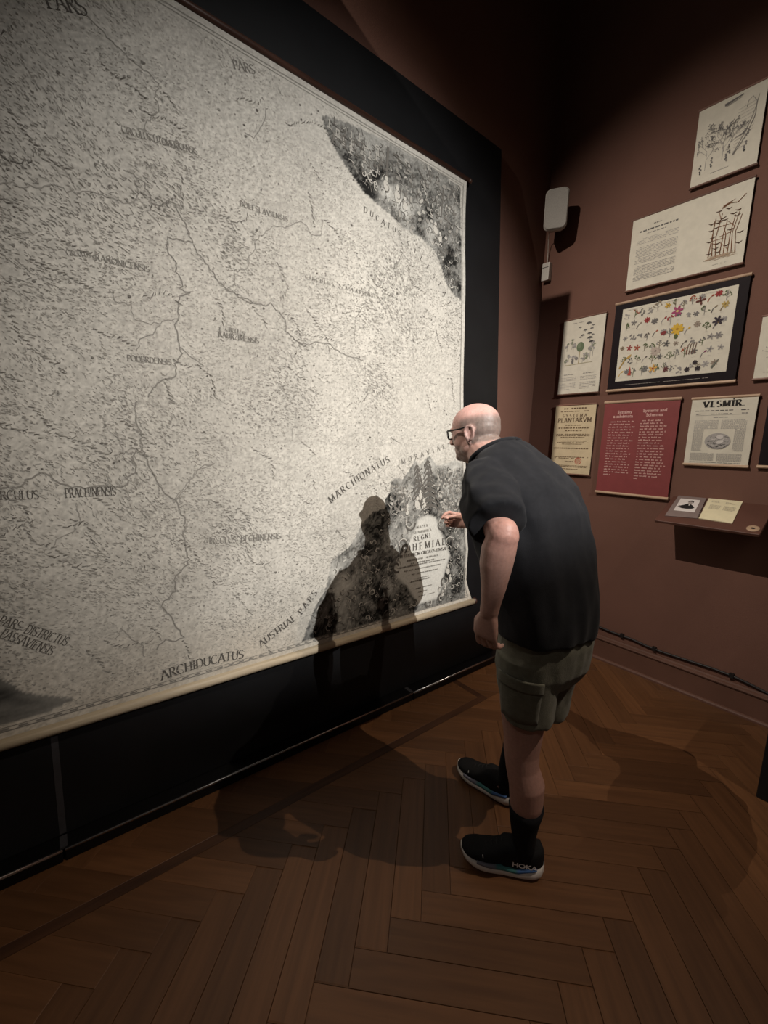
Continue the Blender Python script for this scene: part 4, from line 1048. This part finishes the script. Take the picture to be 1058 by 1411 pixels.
# black display case of which only an edge shows
cc = on_floor((1041, 1098))
dc = empty('display_case', (cc[0]+.35, cc[1]+.2, 0), 'black display case standing on the parquet before the right wall', 'display case')
me = MB().box(cc[0], cc[0]+.7, cc[1], cc[1]+.42, .0, .92).mesh('body'); bevel_mesh(me, .004, 1); link_mesh('body', me, MT['case'], dc)
me = MB().box(cc[0]+.01, cc[0]+.69, cc[1]+.01, cc[1]+.41, .92, .945).mesh('lid'); bevel_mesh(me, .004, 1); link_mesh('lid', me, MT['case'], dc)

# ------------------------------------------------------------------ ceiling spotlights above the frame
def spotlight(loc, target, label, blade=None, hinge=None):
    loc = Vector(loc); d = (Vector(target)-loc).normalized()
    e = empty('ceiling_spotlight', (loc.x, loc.y, HR), label, 'spotlight')
    u = d.cross(Vector((0, 0, 1))).normalized(); w = u.cross(d)
    ring = lambda r, o: [loc+d*o+(u*math.cos(a)+w*math.sin(a))*r for a in np.linspace(0, 6.2832, 24, False)]
    MB().rings([ring(.045, -.16), ring(.055, -.15), ring(.055, .03), ring(.051, .03), ring(.050, -.04), ring(.02, -.05)]).build('housing', MT['lamp'], e, True)
    MB().tube([loc-d*.10+Vector((0, 0, .05)), (loc.x-d.x*.10, loc.y-d.y*.10, HR)], .010, 10, caps=False).build('stem', MT['lamp'], e)
    if blade:
        blade.build('beam_blade', MT['lamp'], e)  # unseen blade added to cut the beam
        MB().tube([loc+Vector((-.05, .0, .0)), hinge], .004, 6).build('blade_arm', MT['lamp'], e)
    return e
spotlight(LAMP_A, (-2.0, 1.45, 1.75), 'black ceiling spotlight aimed at the big map', MB().box(3.127, 3.131, .32, 1.02, 3.85, 4.2535), (3.13, .62, 4.22))
spotlight(LAMP_B, (-0.95, 3.3, 1.9), 'black ceiling spotlight with an added beam-cutting blade beside the leaning panel', MB().box(-2.12, -1.8542, -.252, -.250, 4.10, 4.626), (-1.91, -.251, 4.62))  # blade added to keep a strip by the corner in shade
spotlight(LAMP_D, (-0.7, 1.4, 0.5), 'added black fill spotlight, out of view, aimed at the visitor')
spotlight(LAMP_C, (-1.75, 0.9, 0.3), 'black ceiling spotlight in front of the posters')

# ------------------------------------------------------------------ the visitor
man = empty('person', (-0.86, 1.38, 0), 'balding man in glasses, charcoal T-shirt and olive shorts bending towards the map', 'person')

def remesh(b, voxel, smooth_it=4, fac=0.5):
    """one closed surface from overlapping closed pieces"""
    me = b.mesh('tmp'); o = bpy.data.objects.new('tmp', me); COL.objects.link(o)
    m = o.modifiers.new('r', 'REMESH'); m.mode = 'VOXEL'; m.voxel_size = voxel
    if smooth_it:
        q = o.modifiers.new('s', 'SMOOTH'); q.factor = fac; q.iterations = smooth_it
    bpy.context.view_layer.update()
    out = bpy.data.meshes.new_from_object(o.evaluated_get(bpy.context.evaluated_depsgraph_get()))
    bpy.data.objects.remove(o); bpy.data.meshes.remove(me)
    return out
def verts_np(me):
    a = np.empty(len(me.vertices)*3); me.vertices.foreach_get('co', a); return a.reshape(-1, 3)
def norms_np(me):
    a = np.empty(len(me.vertices)*3); me.vertices.foreach_get('normal', a); return a.reshape(-1, 3)
def set_verts(me, V): me.vertices.foreach_set('co', V.ravel()); me.update()
def ering(c, d, w, n=32, e=2.2, tilt=0.0, back=1.0):
    """horizontal super-ellipse ring: d along X, w along Y, tilted about Y"""
    out = []
    for k in range(n):
        a = 2*math.pi*k/n; ca, sa = math.cos(a), math.sin(a)
        x = d*math.copysign(abs(ca)**(2/e), ca); y = w*math.copysign(abs(sa)**(2/e), sa)
        out.append((c[0]+x*math.cos(tilt), c[1]+y, c[2]+x*math.sin(tilt)))
    return out

YB = 1.345
# joints
SHL = Vector((-0.915, 1.165, 1.485)); ELL = Vector(on_y((693, 738), 1.03)); WRL = Vector(on_y((674, 842), 1.035))
SHR = Vector((-0.990, 1.555, 1.470)); ELR = Vector((-1.150, 1.630, 1.205)); WRR = Vector((-1.385, 1.655, 1.228))
HIL = Vector((-0.745, 1.255, 0.92)); KNL = Vector((-0.752, 1.272, 0.53)); ANL = Vector((-0.728, 1.318, 0.09))
HIR = Vector((-0.770, 1.440, 0.92)); KNR = Vector((-0.885, 1.490, 0.53)); ANR = Vector((-0.975, 1.540, 0.09))

# head frame: f forward, l to his left, u up
HC = Vector((-1.140, 1.360, 1.668))
hyaw = math.radians(15); hp = math.radians(-10)
f0 = Vector((-math.cos(hyaw), -math.sin(hyaw), 0)); hl = Vector((math.sin(hyaw), -math.cos(hyaw), 0))
hf = (f0*math.cos(hp)+Vector((0, 0, 1))*math.sin(hp)).normalized(); hu = hf.cross(hl).normalized()
if hu.z < 0: hu = -hu
HM = Matrix((hf, hl, hu)).transposed()          # columns f, l, u
def H(f, l, u): return HC+hf*f+hl*l+hu*u

skin = MB()
# trunk under the clothes
skin.rings([ering((x, YB, z), d, w) for x, z, d, w in ((-.75, .84, .08, .12), (-.745, .90, .12, .155), (-.745, 1.0, .12, .16), (-.785, 1.12, .13, .16), (-.83, 1.25, .14, .165), (-.875, 1.37, .13, .18), (-.93, 1.46, .105, .165), (-.99, 1.53, .07, .10), (-1.01, 1.55, .05, .06))])
# neck with a roll of flesh at the nape
skin.tube([(-.965, 1.352, 1.50), (-1.03, 1.353, 1.565), H(-.030, 0, -.06), H(-.02, 0, 0)], [.080, .080, .074, .066], 20)
skin.tube([H(-.075, .035, -.060), H(-.088, 0, -.064), H(-.075, -.035, -.060)], .024, 12)
skin.tube([H(-.060, .04, -.095), H(-.075, 0, -.100), H(-.060, -.04, -.095)], .032, 12)
# head
skin.ell(H(-.012, 0, .030), (.100, .077, .083), HM, 28, 18)      # cranium
skin.ell(H(-.030, 0, .010), (.080, .074, .078), HM, 24, 14)
skin.ell(H(.024, 0, -.010), (.066, .070, .090), HM, 24, 14)      # face
skin.ell(H(.035, 0, -.062), (.050, .054, .046), HM, 24, 14)      # jaw
skin.ell(H(.066, 0, -.088), (.022, .026, .019), HM, 16, 10)      # chin
skin.ell(H(.010, 0, -.088), (.062, .050, .036), HM, 18, 10)      # under the jaw
for s_ in (-1, 1):
    skin.ell(H(.034, s_*.034, -.034), (.040, .034, .040), HM, 16, 10)   # cheek
    skin.ell(H(.074, s_*.027, .022), (.016, .026, .009), HM, 14, 8)     # brow
    skin.ell(H(.066, s_*.030, .003), (.013, .014, .012), HM, 14, 8)     # eye under its lid
    skin.ell(H(.000, s_*.042, -.055), (.050, .030, .042), HM, 16, 10)    # jaw angle
skin.tube([H(.082, 0, .016), H(.094, 0, -.008), H(.101, 0, -.026)], [.009, .011, .012], 12)   # nose
for s_ in (-1, 1): skin.ell(H(.096, s_*.011, -.030), (.010, .008, .008), HM, 10, 6)
skin.tube([H(.074, .022, -.058), H(.087, 0, -.054), H(.074, -.022, -.058)], [.005, .008, .005], 8)  # lips
skin.tube([H(.072, .020, -.067), H(.084, 0, -.066), H(.072, -.020, -.067)], [.005, .008, .005], 8)
# ears
for s_ in (-1, 1):
    ctr = (-.018, s_*.079, -.008)
    pts = []
    for a in np.linspace(-75, 230, 15):
        r = 1.0; aa = math.radians(a)
        pts.append(H(ctr[0]-.002-.017*math.cos(aa)*-1*-1+(-.004 if a > 60 else 0)*0, ctr[1]+s_*(.006+.006*max(0, math.cos(aa-2.6))), ctr[2]+.028*math.sin(aa)))
    skin.tube(pts, .0052, 8)
    skin.ell(H(ctr[0]-.002, ctr[1]+s_*.001, ctr[2]), (.013, .005, .024), HM, 14, 8)
    skin.ell(H(ctr[0]+.010, ctr[1]+s_*.001, ctr[2]-.028), (.009, .006, .012), HM, 12, 8)   # lobe
    skin.ell(H(ctr[0]+.016, ctr[1]-s_*.002, ctr[2]-.004), (.006, .006, .010), HM, 10, 6)
# arms
def limb(pts, rad, n=20): skin.tube(pts, rad, n)
limb([(-.94, 1.22, 1.475), SHL, SHL.lerp(ELL, .5)+Vector((-.005, 0, -.012)), ELL], [.060, .062, .054, .047])
limb([ELL+Vector((.004, 0, .012)), ELL, ELL.lerp(WRL, .18)+Vector((-.006, 0, 0)), ELL.lerp(WRL, .38)+Vector((-.006, 0, 0)), ELL.lerp(WRL, .68), ELL.lerp(WRL, .9), WRL], [.040, .045, .051, .049, .037, .030, .029])
limb([(-.98, 1.50, 1.470), SHR, SHR.lerp(ELR, .5), ELR], [.060, .060, .050, .043])
limb([ELR, ELR.lerp(WRR, .2), ELR.lerp(WRR, .45), ELR.lerp(WRR, .75), WRR], [.043, .046, .043, .033, .028])
# legs
limb([HIL, HIL.lerp(KNL, .5)+Vector((-.01, 0, 0)), KNL+Vector((0, 0, .06)), KNL, KNL+Vector((.008, .002, -.06)), KNL.lerp(ANL, .28)+Vector((.018, 0, 0)), KNL.lerp(ANL, .45)+Vector((.014, 0, 0)), KNL.lerp(ANL, .72), KNL.lerp(ANL, .9), ANL], [.092, .082, .067, .062, .058, .063, .059, .045, .037, .033], 24)
limb([HIR, HIR.lerp(KNR, .5)+Vector((-.01, 0, 0)), KNR+Vector((0, 0, .06)), KNR, KNR+Vector((.008, .002, -.06)), KNR.lerp(ANR, .28)+Vector((.016, 0, 0)), KNR.lerp(ANR, .45)+Vector((.012, 0, 0)), KNR.lerp(ANR, .72), KNR.lerp(ANR, .9), ANR], [.092, .082, .067, .062, .058, .061, .057, .044, .037, .033], 24)
footL = Vector((-.762, -.648, 0)).normalized(); footR = Vector((-.985, -.17, 0)).normalized()
for A_, d in ((ANL, footL), (ANR, footR)):
    skin.tube([A_, A_+d*.05+Vector((0, 0, -.022)), A_+d*.12+Vector((0, 0, -.035)), A_+d*.16+Vector((0, 0, -.040))], [.032, .026, .022, .018], 14)
# hands: each finger is a bent chain rooted in the palm
def finger(base, dirs, lens_, r):
    p = Vector(base); pts = [p]
    for d, L in zip(dirs, lens_): p = p+Vector(d).normalized()*L; pts.append(p)
    skin.tube(pts, [r*1.05, r, r*.92, r*.78][:len(pts)], 12)
    return pts
nails = []
# left hand hangs, back of the hand outwards, fingers curled backwards under the palm
ax = (WRL-ELL).normalized()*0.35+Vector((-.05, 0, -1)); ax.normalize()          # down along the hand
fwd_h = Vector((-1, -.10, 0)); fwd_h = (fwd_h-ax*fwd_h.dot(ax)).normalized()     # thumb side faces the map
out_h = ax.cross(fwd_h).normalized()
if out_h.y > 0: out_h = -out_h                                                # towards the camera: back of the hand
def LH(a, f, o): return WRL+ax*a+fwd_h*f+out_h*o
rings = []
for a, hw, ht, cf in ((-.02, .026, .022, 0), (.01, .028, .021, .001), (.035, .037, .020, .003), (.06, .042, .018, .004), (.082, .042, .015, .003), (.092, .036, .010, .002)):
    rings.append([LH(a, cf+hw*math.copysign(abs(math.cos(t))**.8, math.cos(t)), ht*math.copysign(abs(math.sin(t))**.9, math.sin(t))) for t in np.linspace(0, 2*math.pi, 20, False)])
skin.rings(rings)
for i, (f_, L, c) in enumerate(((.031, .040, .9), (.011, .044, 1.0), (-.010, .041, 1.1), (-.030, .033, 1.2))):
    d1 = ax*.92-out_h*.35*c-fwd_h*.05; d2 = ax*.45-out_h*.85*c-fwd_h*.10; d3 = -ax*.15-out_h*.95-fwd_h*.05
    pts = finger(LH(.080, f_, .001), (d1, d2, d3), (L, L*.68, L*.5), .0098-.0005*i)
pts = finger(LH(.022, .026, -.006), (ax*.75+fwd_h*.55-out_h*.25, ax*.95+fwd_h*.10-out_h*.25, ax*.9-fwd_h*.15-out_h*.35), (.036, .032, .026), .0115)
# right hand: reaching to the map, forefinger and thumb pinched, the rest folded
axr = (WRR-ELR).normalized()*.4+Vector((-.9, -.12, -.02)); axr.normalize()
upr = Vector((0, .1, 1)); upr = (upr-axr*upr.dot(axr)).normalized(); latr = axr.cross(upr).normalized()
if latr.y > 0: latr = -latr                                                    # towards his left and the camera
def RH(a, l, u_): return WRR+axr*a+latr*l+upr*u_
rings = []
for a, hw, ht, cu_ in ((-.02, .024, .027, 0), (.012, .024, .029, .002), (.040, .021, .038, .004), (.065, .018, .042, .006), (.088, .014, .040, .006), (.096, .009, .032, .006)):
    rings.append([RH(a, hw*math.cos(t), cu_+ht*math.sin(t)) for t in np.linspace(0, 2*math.pi, 20, False)])
skin.rings(rings)
for i, (u_, L) in enumerate(((.034, .042), (.013, .042), (-.009, .039), (-.028, .032))):
    if i == 0: dd = (axr*.9+latr*.25+upr*.12, axr*.55+latr*.6-upr*.55, axr*.25+latr*.35-upr*.9)
    else: dd = (axr*.75+latr*.65, -axr*.10+latr*.95-upr*.1, -axr*.9+latr*.2)
    finger(RH(.082, .002, u_), dd, (L, L*.66, L*.52), .0100-.0005*i)
finger(RH(.030, .010, .022), (axr*.7+latr*.65+upr*.05, axr*.95+latr*.25-upr*.10, axr*.9+latr*.05-upr*.25), (.036, .034, .027), .0115)

sm = remesh(skin, .0042, 3, .5)
V = verts_np(sm); Nn = norms_np(sm)
# complexion: pink scalp and ears, grey stubble round the sides and back, short grey beard
rel = (V-np.array(HC)) @ np.array(HM)            # f, l, u
head_m = (np.abs(rel) < np.array([.16, .12, .135])).all(1)
fl, ll, ul = rel[:, 0], rel[:, 1], rel[:, 2]
colr = np.tile(np.array([.47, .285, .24]), (len(V), 1))
colr *= (1+.10*(fbm(V[:, 0]*30+V[:, 1]*17, V[:, 2]*30, 5)-.5))[:, None]
leg = V[:, 2] < .75; colr[leg] = colr[leg]*np.array([.86, .80, .78])
arm = (V[:, 2] > .9) & (~head_m); colr[arm] *= np.array([1.02, .98, .95])
elb = np.exp(-(((V-np.array(ELL)) ** 2).sum(1))/.045**2); colr = colr*(1-.5*elb[:, None]*np.array([0, .35, .30]))
def sstep(x, a, b_): t = np.clip((x-a)/(b_-a), 0, 1); return t*t*(3-2*t)
nz_ = fbm(rel[:, 0]*160+rel[:, 1]*90, rel[:, 2]*160, 13)
hairline = .052-.55*np.clip(fl, -.2, .2)*0.0
crown = sstep(.066-.10*np.clip(fl+.02, -.1, .1)+.006*(nz_-.5)-ul, 0, .022)
hairm = crown*sstep(.040-fl, 0, .03)*sstep(ul-(-.055), 0, .012)*head_m*np.where(fl > -.005, sstep(ul-.004, 0, .012), 1.0)
colr = colr*(1-.86*hairm[:, None])+np.array([.15, .125, .11])*(.86*hairm*(.6+.8*nz_))[:, None]
beard = sstep(-.040-ul, 0, .02)*sstep(fl-.012, 0, .025)*head_m
colr = colr*(1-.42*beard[:, None])+np.array([.36, .30, .26])*(.42*beard*(.7+.6*nz_))[:, None]
pink = head_m*(sstep(ul-.03, 0, .05)*.8+np.exp(-((fl+.018)**2+(ul+.008)**2)/.03**2)*(np.abs(ll) > .072)*.8)
colr = colr*(1-pink[:, None])+pink[:, None]*np.array([.53, .31, .275])
nape_shade = head_m*np.exp(-((ul+.079)/.006)**2)*(fl < -.05); colr *= (1-.35*nape_shade)[:, None]  # shade of the nape crease put into the skin colour
ca = sm.color_attributes.new('Col', 'FLOAT_COLOR', 'POINT'); arr = np.ones((len(V), 4), np.float32); arr[:, :3] = np.clip(colr, .01, 1); ca.data.foreach_set('color', arr.ravel())
sm.name = 'body'; link_mesh('body', sm, MT['skin'], man, True)
# eyebrows and a dark slit of the mouth are too small to matter from here; eyes behind the glasses
for s_ in (-1, 1):
    MB().ell(H(.0705, s_*.030, .003), (.010, .011, .008), HM, 14, 8).build('eye', mat('eye', (.5, .48, .45), .2, .5, nscale=30), man, True)

# glasses
gl = MB()
fu, gz = .094, .006
for s_ in (-1, 1):
    L = [H(fu-.004*abs(a)*0-.010*((abs(l_)-.032)/.03)**2*(1 if abs(l_) > .032 else .2), l_, gz+u_) for l_, u_, a in [(s_*(.034+.025*math.copysign(abs(math.cos(t))**.5, math.cos(t))), .0175*math.copysign(abs(math.sin(t))**.5, math.sin(t))-.002, t) for t in np.linspace(0, 2*math.pi, 24, False)]]
    L.append(L[0]); gl.tube(L, .0030, 8, caps=False)
    gl.tube([H(.088, s_*.060, gz+.010), H(.074, s_*.073, gz+.010), H(.02, s_*.080, gz+.008), H(-.018, s_*.084, gz+.012), H(-.030, s_*.084, gz+.002), H(-.040, s_*.083, gz-.016)], [.0034, .0036, .0032, .0026, .0022, .002], 8)
gl.tube([H(fu-.001, .010, gz+.006), H(fu+.004, 0, gz+.009), H(fu-.001, -.010, gz+.006)], .002, 8)
go = gl.build('glasses', MT['frame'], man, True); go['label'] = 'black rectangular spectacle frame'
for s_ in (-1, 1):
    b = MB(); pts = [(s_*(.034+.0235*math.copysign(abs(math.cos(t))**.5, math.cos(t))), .016*math.copysign(abs(math.sin(t))**.5, math.sin(t))-.002) for t in np.linspace(0, 2*math.pi, 20, False)]
    b.prism(pts, lambda l_, u_: H(fu-.0035, l_, gz+u_), lambda l_, u_: H(fu-.002, l_, gz+u_)); b.build('lens', MT['lens'], go)

# T-shirt
ts = MB()
TR_ = ((-.738, .982, .146, .205, .02), (-.742, 1.03, .150, .212, .02), (-.760, 1.10, .160, .220, .02), (-.792, 1.19, .172, .224, .05), (-.828, 1.28, .180, .226, .10), (-.858, 1.37, .180, .228, .18), (-.890, 1.44, .168, .230, .28), (-.930, 1.50, .145, .212, .40), (-.975, 1.55, .118, .165, .55), (-1.008, 1.583, .096, .118, .62), (-1.020, 1.594, .090, .100, .62))
ts.rings([ering((x, YB+.003, z), d, w, 40, 2.25, t) for x, z, d, w, t in TR_])
ts.tube([(-.935, 1.25, 1.480), SHL+Vector((0, .005, .005)), SHL.lerp(ELL, .5)+Vector((-.008, 0, .012)), SHL.lerp(ELL, .93)+Vector((-.016, .002, .018))], [.085, .088, .090, .088], 28, caps=False)
ts.tube([(-.985, 1.47, 1.470), SHR+Vector((0, -.005, .002)), SHR.lerp(ELR, .45), SHR.lerp(ELR, .86)], [.082, .082, .080, .078], 24)
tm = remesh(ts, .007, 5, .5)
V = verts_np(tm); Nn = norms_np(tm)
# folds: long soft ones down the back, creases fanning from the armpit
def n3(P, sc, seed): return np.array([noise.noise(Vector((p[0]*sc[0]+seed, p[1]*sc[1], p[2]*sc[2]))) for p in P])
d = .013*n3(V, (9, 9, 2.6), 1.0)+.008*n3(V, (22, 22, 6), 8.0)
dl = np.exp(-(((V-np.array(SHL.lerp(ELL, .3)))**2).sum(1))/.13**2)
c1 = (V[:, 2]*.75+V[:, 0]*.55-V[:, 1]*.2)
d += dl*(.013*np.sin(c1*62+3*n3(V, (6, 6, 6), 3.0))+.004*n3(V, (30, 30, 12), 5.0))
ap = np.array([-.83, 1.17, 1.40]); da = np.exp(-((V-ap)**2).sum(1)/.10**2); d -= .012*da
hemz = .5+.5*np.tanh((V[:, 2]-.965)/.01)
d += .004*(1-hemz)*np.sin(V[:, 0]*40+V[:, 1]*35)
set_verts(tm, V+Nn*d[:, None]); tm.name = 't_shirt'
to = link_mesh('t_shirt', tm, MT['shirt'], man, True); to['label'] = 'loose charcoal T-shirt'
# ribbed collar and stitched hems
b = MB(); ring = ering((-1.018, YB+.003, 1.590), .094, .104, 32, 2.1, .60); ring = [Vector(p) for p in ring]+[Vector(ring[0])]
b.tube(ring, .0095, 8, caps=False); b.build('collar', MT['shirt'], to, True)

# shorts
so = MB()
so.rings([ering((x, YB+.003, z), d, w, 36, 2.3) for x, z, d, w in ((-.752, .80, .11, .18), (-.748, .86, .135, .192), (-.742, .95, .138, .190), (-.742, 1.02, .13, .185))])
so.tube([HIL+Vector((.0, 0, 0)), HIL.lerp(KNL, .3), HIL.lerp(KNL, .45)+Vector((.008, -.002, 0)), HIL.lerp(KNL, .62)+Vector((.014, -.004, 0))], [.112, .102, .092, .085], 28, caps=False)
so.tube([HIR+Vector((.0, 0, 0)), HIR.lerp(KNR, .3)+Vector((.02, 0, 0)), HIR.lerp(KNR, .55)+Vector((.035, 0, 0)), HIR.lerp(KNR, .80)+Vector((.050, 0, 0))], [.112, .108, .104, .100], 28, caps=False)
so_m = remesh(so, .006, 3, .5)
V = verts_np(so_m); Nn = norms_np(so_m)
d = .007*n3(V, (14, 14, 4), 11.0)+.004*n3(V, (30, 30, 10), 12.0)
low = np.clip((.72-V[:, 2])/.1, 0, 1); d += low*.006*np.sin(np.arctan2(V[:, 1]-1.27, V[:, 0]+.76)*5+1.0)
set_verts(so_m, V+Nn*d[:, None]); so_m.name = 'shorts'
sho = link_mesh('shorts', so_m, MT['shorts'], man, True); sho['label'] = 'olive cargo shorts'
# cargo pocket on the outside of the left leg
def leg_pt(a, z, r):
    t = np.clip((.92-z)/.39, 0, 1); c = HIL.lerp(KNL, float(t))+Vector((.005, -.003, 0)); return (c.x+math.cos(a)*r, c.y+math.sin(a)*r, z)
def patch(name, a0, a1, z0, z1, r0, th, parent):
    na, nz2 = 10, 6; b = MB(); g = []
    for k_ in (0, 1):
        for j in range(nz2+1):
            for i in range(na+1):
                z = z0+(z1-z0)*j/nz2; a = math.radians(a0+(a1-a0)*i/na); rr = np.interp(z, [.66, .74, .80, .92], [r0-.018, r0-.008, r0, r0+.006])
                b.v.append(leg_pt(a, z, rr+k_*th))
    m_ = (na+1)*(nz2+1); I = lambda k_, j, i: k_*m_+j*(na+1)+i
    for j in range(nz2):
        for i in range(na):
            b.f.append((I(1, j, i), I(1, j, i+1), I(1, j+1, i+1), I(1, j+1, i))); b.f.append((I(0, j, i), I(0, j+1, i), I(0, j+1, i+1), I(0, j, i+1)))
    for i in range(na): b.f.append((I(0, 0, i), I(0, 0, i+1), I(1, 0, i+1), I(1, 0, i))); b.f.append((I(0, nz2, i), I(1, nz2, i), I(1, nz2, i+1), I(0, nz2, i+1)))
    for j in range(nz2): b.f.append((I(0, j, 0), I(1, j, 0), I(1, j+1, 0), I(0, j+1, 0))); b.f.append((I(0, j, na), I(0, j+1, na), I(1, j+1, na), I(1, j, na)))
    return b.build(name, MT['shorts'], parent, True)
patch('pocket', 245, 325, .705, .84, .104, .005, sho); patch('pocket_flap', 243, 327, .828, .868, .107, .006, sho)

# socks and shoes
for A_, K_ in ((ANL, KNL), (ANR, KNR)):
    b = MB(); up_ = (K_-A_).normalized()
    b.tube([A_+up_*-.02, A_+up_*.04, A_+up_*.10, A_+up_*.15+Vector((.004, 0, 0)), A_+up_*.19+Vector((.010, 0, 0)), A_+up_*.225+Vector((.014, 0, 0))], [.034, .039, .046, .0525, .058, .0625], 20, caps=False); b.build('sock', MT['sock'], man, True)
def shoe(heel, d, name_logo_side):
    d = Vector(d).normalized(); l = Vector((-d.y, d.x, 0)); heel = Vector(heel)      # l: to the wearer's left
    T = lambda x, y, z: heel+d*x+l*y+Vector((0, 0, z))
    e = MB()
    xs_ = np.linspace(0, 1, 25); Lg = .312
    def half(x): return np.interp(x, [0, .04, .12, .3, .5, .68, .82, .92, .97, 1.0], [.012, .034, .044, .043, .044, .052, .052, .042, .030, .008])
    def mid(x): return np.interp(x, [0, .3, .6, 1], [0, .002, .0, -.006])
    def zb(x): return np.interp(x, [0, .10, .25, .55, .75, .9, 1.0], [.016, .004, .0, .0, .004, .020, .042])
    def zt(x): return np.interp(x, [0, .06, .2, .35, .5, .7, .88, 1.0], [.066, .062, .048, .040, .042, .044, .050, .062])
    def zm(x): return np.interp(x, [0, .2, .32, .45, .6, .8, 1.0], [.060, .040, .022, .026, .026, .036, .056])
    def ztop(x): return np.interp(x, [0, .05, .15, .28, .38, .48, .60, .75, .88, .96, 1.0], [.100, .128, .122, .118, .128, .122, .098, .082, .076, .068, .060])
    def sect(x, w, z0, z1, n=20, e_=3.0):
        out = []
        for k_ in range(n):
            a = 2*math.pi*k_/n; ca_, sa_ = math.cos(a), math.sin(a)
            out.append(T(x*Lg, mid(x)+w*math.copysign(abs(ca_)**(2/e_), ca_), (z0+z1)/2+(z1-z0)/2*math.copysign(abs(sa_)**(2/e_), sa_)))
        return out
    b = MB(); b.rings([sect(x, half(x)*1.04+.003, zb(x), zt(x)) for x in xs_]); s_o = b.build('sole', MT['sole'], man, True)
    b = MB(); rr = []
    for x in np.linspace(.10, .80, 18): rr.append(sect(x, half(x)*1.04+.0046, zm(x), zt(x)+.006, 20, 3.4))
    b.rings(rr); b.c = [(.05, .12, .30) if i//20 < 6 else ((.045, .16, .165) if i//20 < 12 else (.15, .15, .19)) for i in range(len(b.v))]
    b.build('midsole_band', MT['teal'], s_o, True)
    b = MB(); rr = []
    for x in np.linspace(.012, .985, 26): rr.append(sect(x, half(x)*.99 if x > .5 else half(x)*1.02, zt(x)-.016, ztop(x), 24, 2.3 if x > .5 else 3.4))
    b.rings(rr); up = b.build('upper', MT['upper'], man, True)
    for i, x in enumerate((.50, .56, .62, .68)):
        z = ztop(x)+.002; MB().tube([T(x*Lg, -.020, z-.010), T(x*Lg+.004, 0, z), T(x*Lg, .020, z-.010)], .0028, 6).build('lace', MT['lace'], up, True)
    MB().tube([T(.73*Lg, half(.73)*.90, .066), T(.735*Lg, half(.73)*.82, .074)], .0012, 6).build('reflective_tick', MT['logo'], up)
    return T, half, mid, up, Lg
def shoe_text(T, half, mid, up, Lg, body, x_, z_, size):
    cu = bpy.data.curves.new('logo', 'FONT'); cu.body = body; cu.size = size; cu.align_x = 'CENTER'; cu.offset = .0006; cu.resolution_u = 3; cu.space_character = .95
    o = bpy.data.objects.new('logo', cu); COL.objects.link(o); bpy.context.view_layer.update()
    me = bpy.data.meshes.new_from_object(o.evaluated_get(bpy.context.evaluated_depsgraph_get())); bpy.data.objects.remove(o); bpy.data.curves.remove(cu); me.materials.clear()
    for v in me.vertices:
        xx_ = x_*Lg-v.co.x*1.25; z = z_+v.co.y
        v.co = T(xx_, mid(xx_/Lg)+half(xx_/Lg)*1.02+.0034, z)
    return link_mesh('logo', me, MT['logo'], up)
hl_, dl_ = on_floor((745, 1204)), Vector((-.762, -.648, 0))
A = shoe((hl_[0]+.004, hl_[1]+.004, 0), dl_, 1); shoe_text(*A, 'HOKA', .245, .0585, .026)
A = shoe((-.925, 1.566, 0), footR, 1)
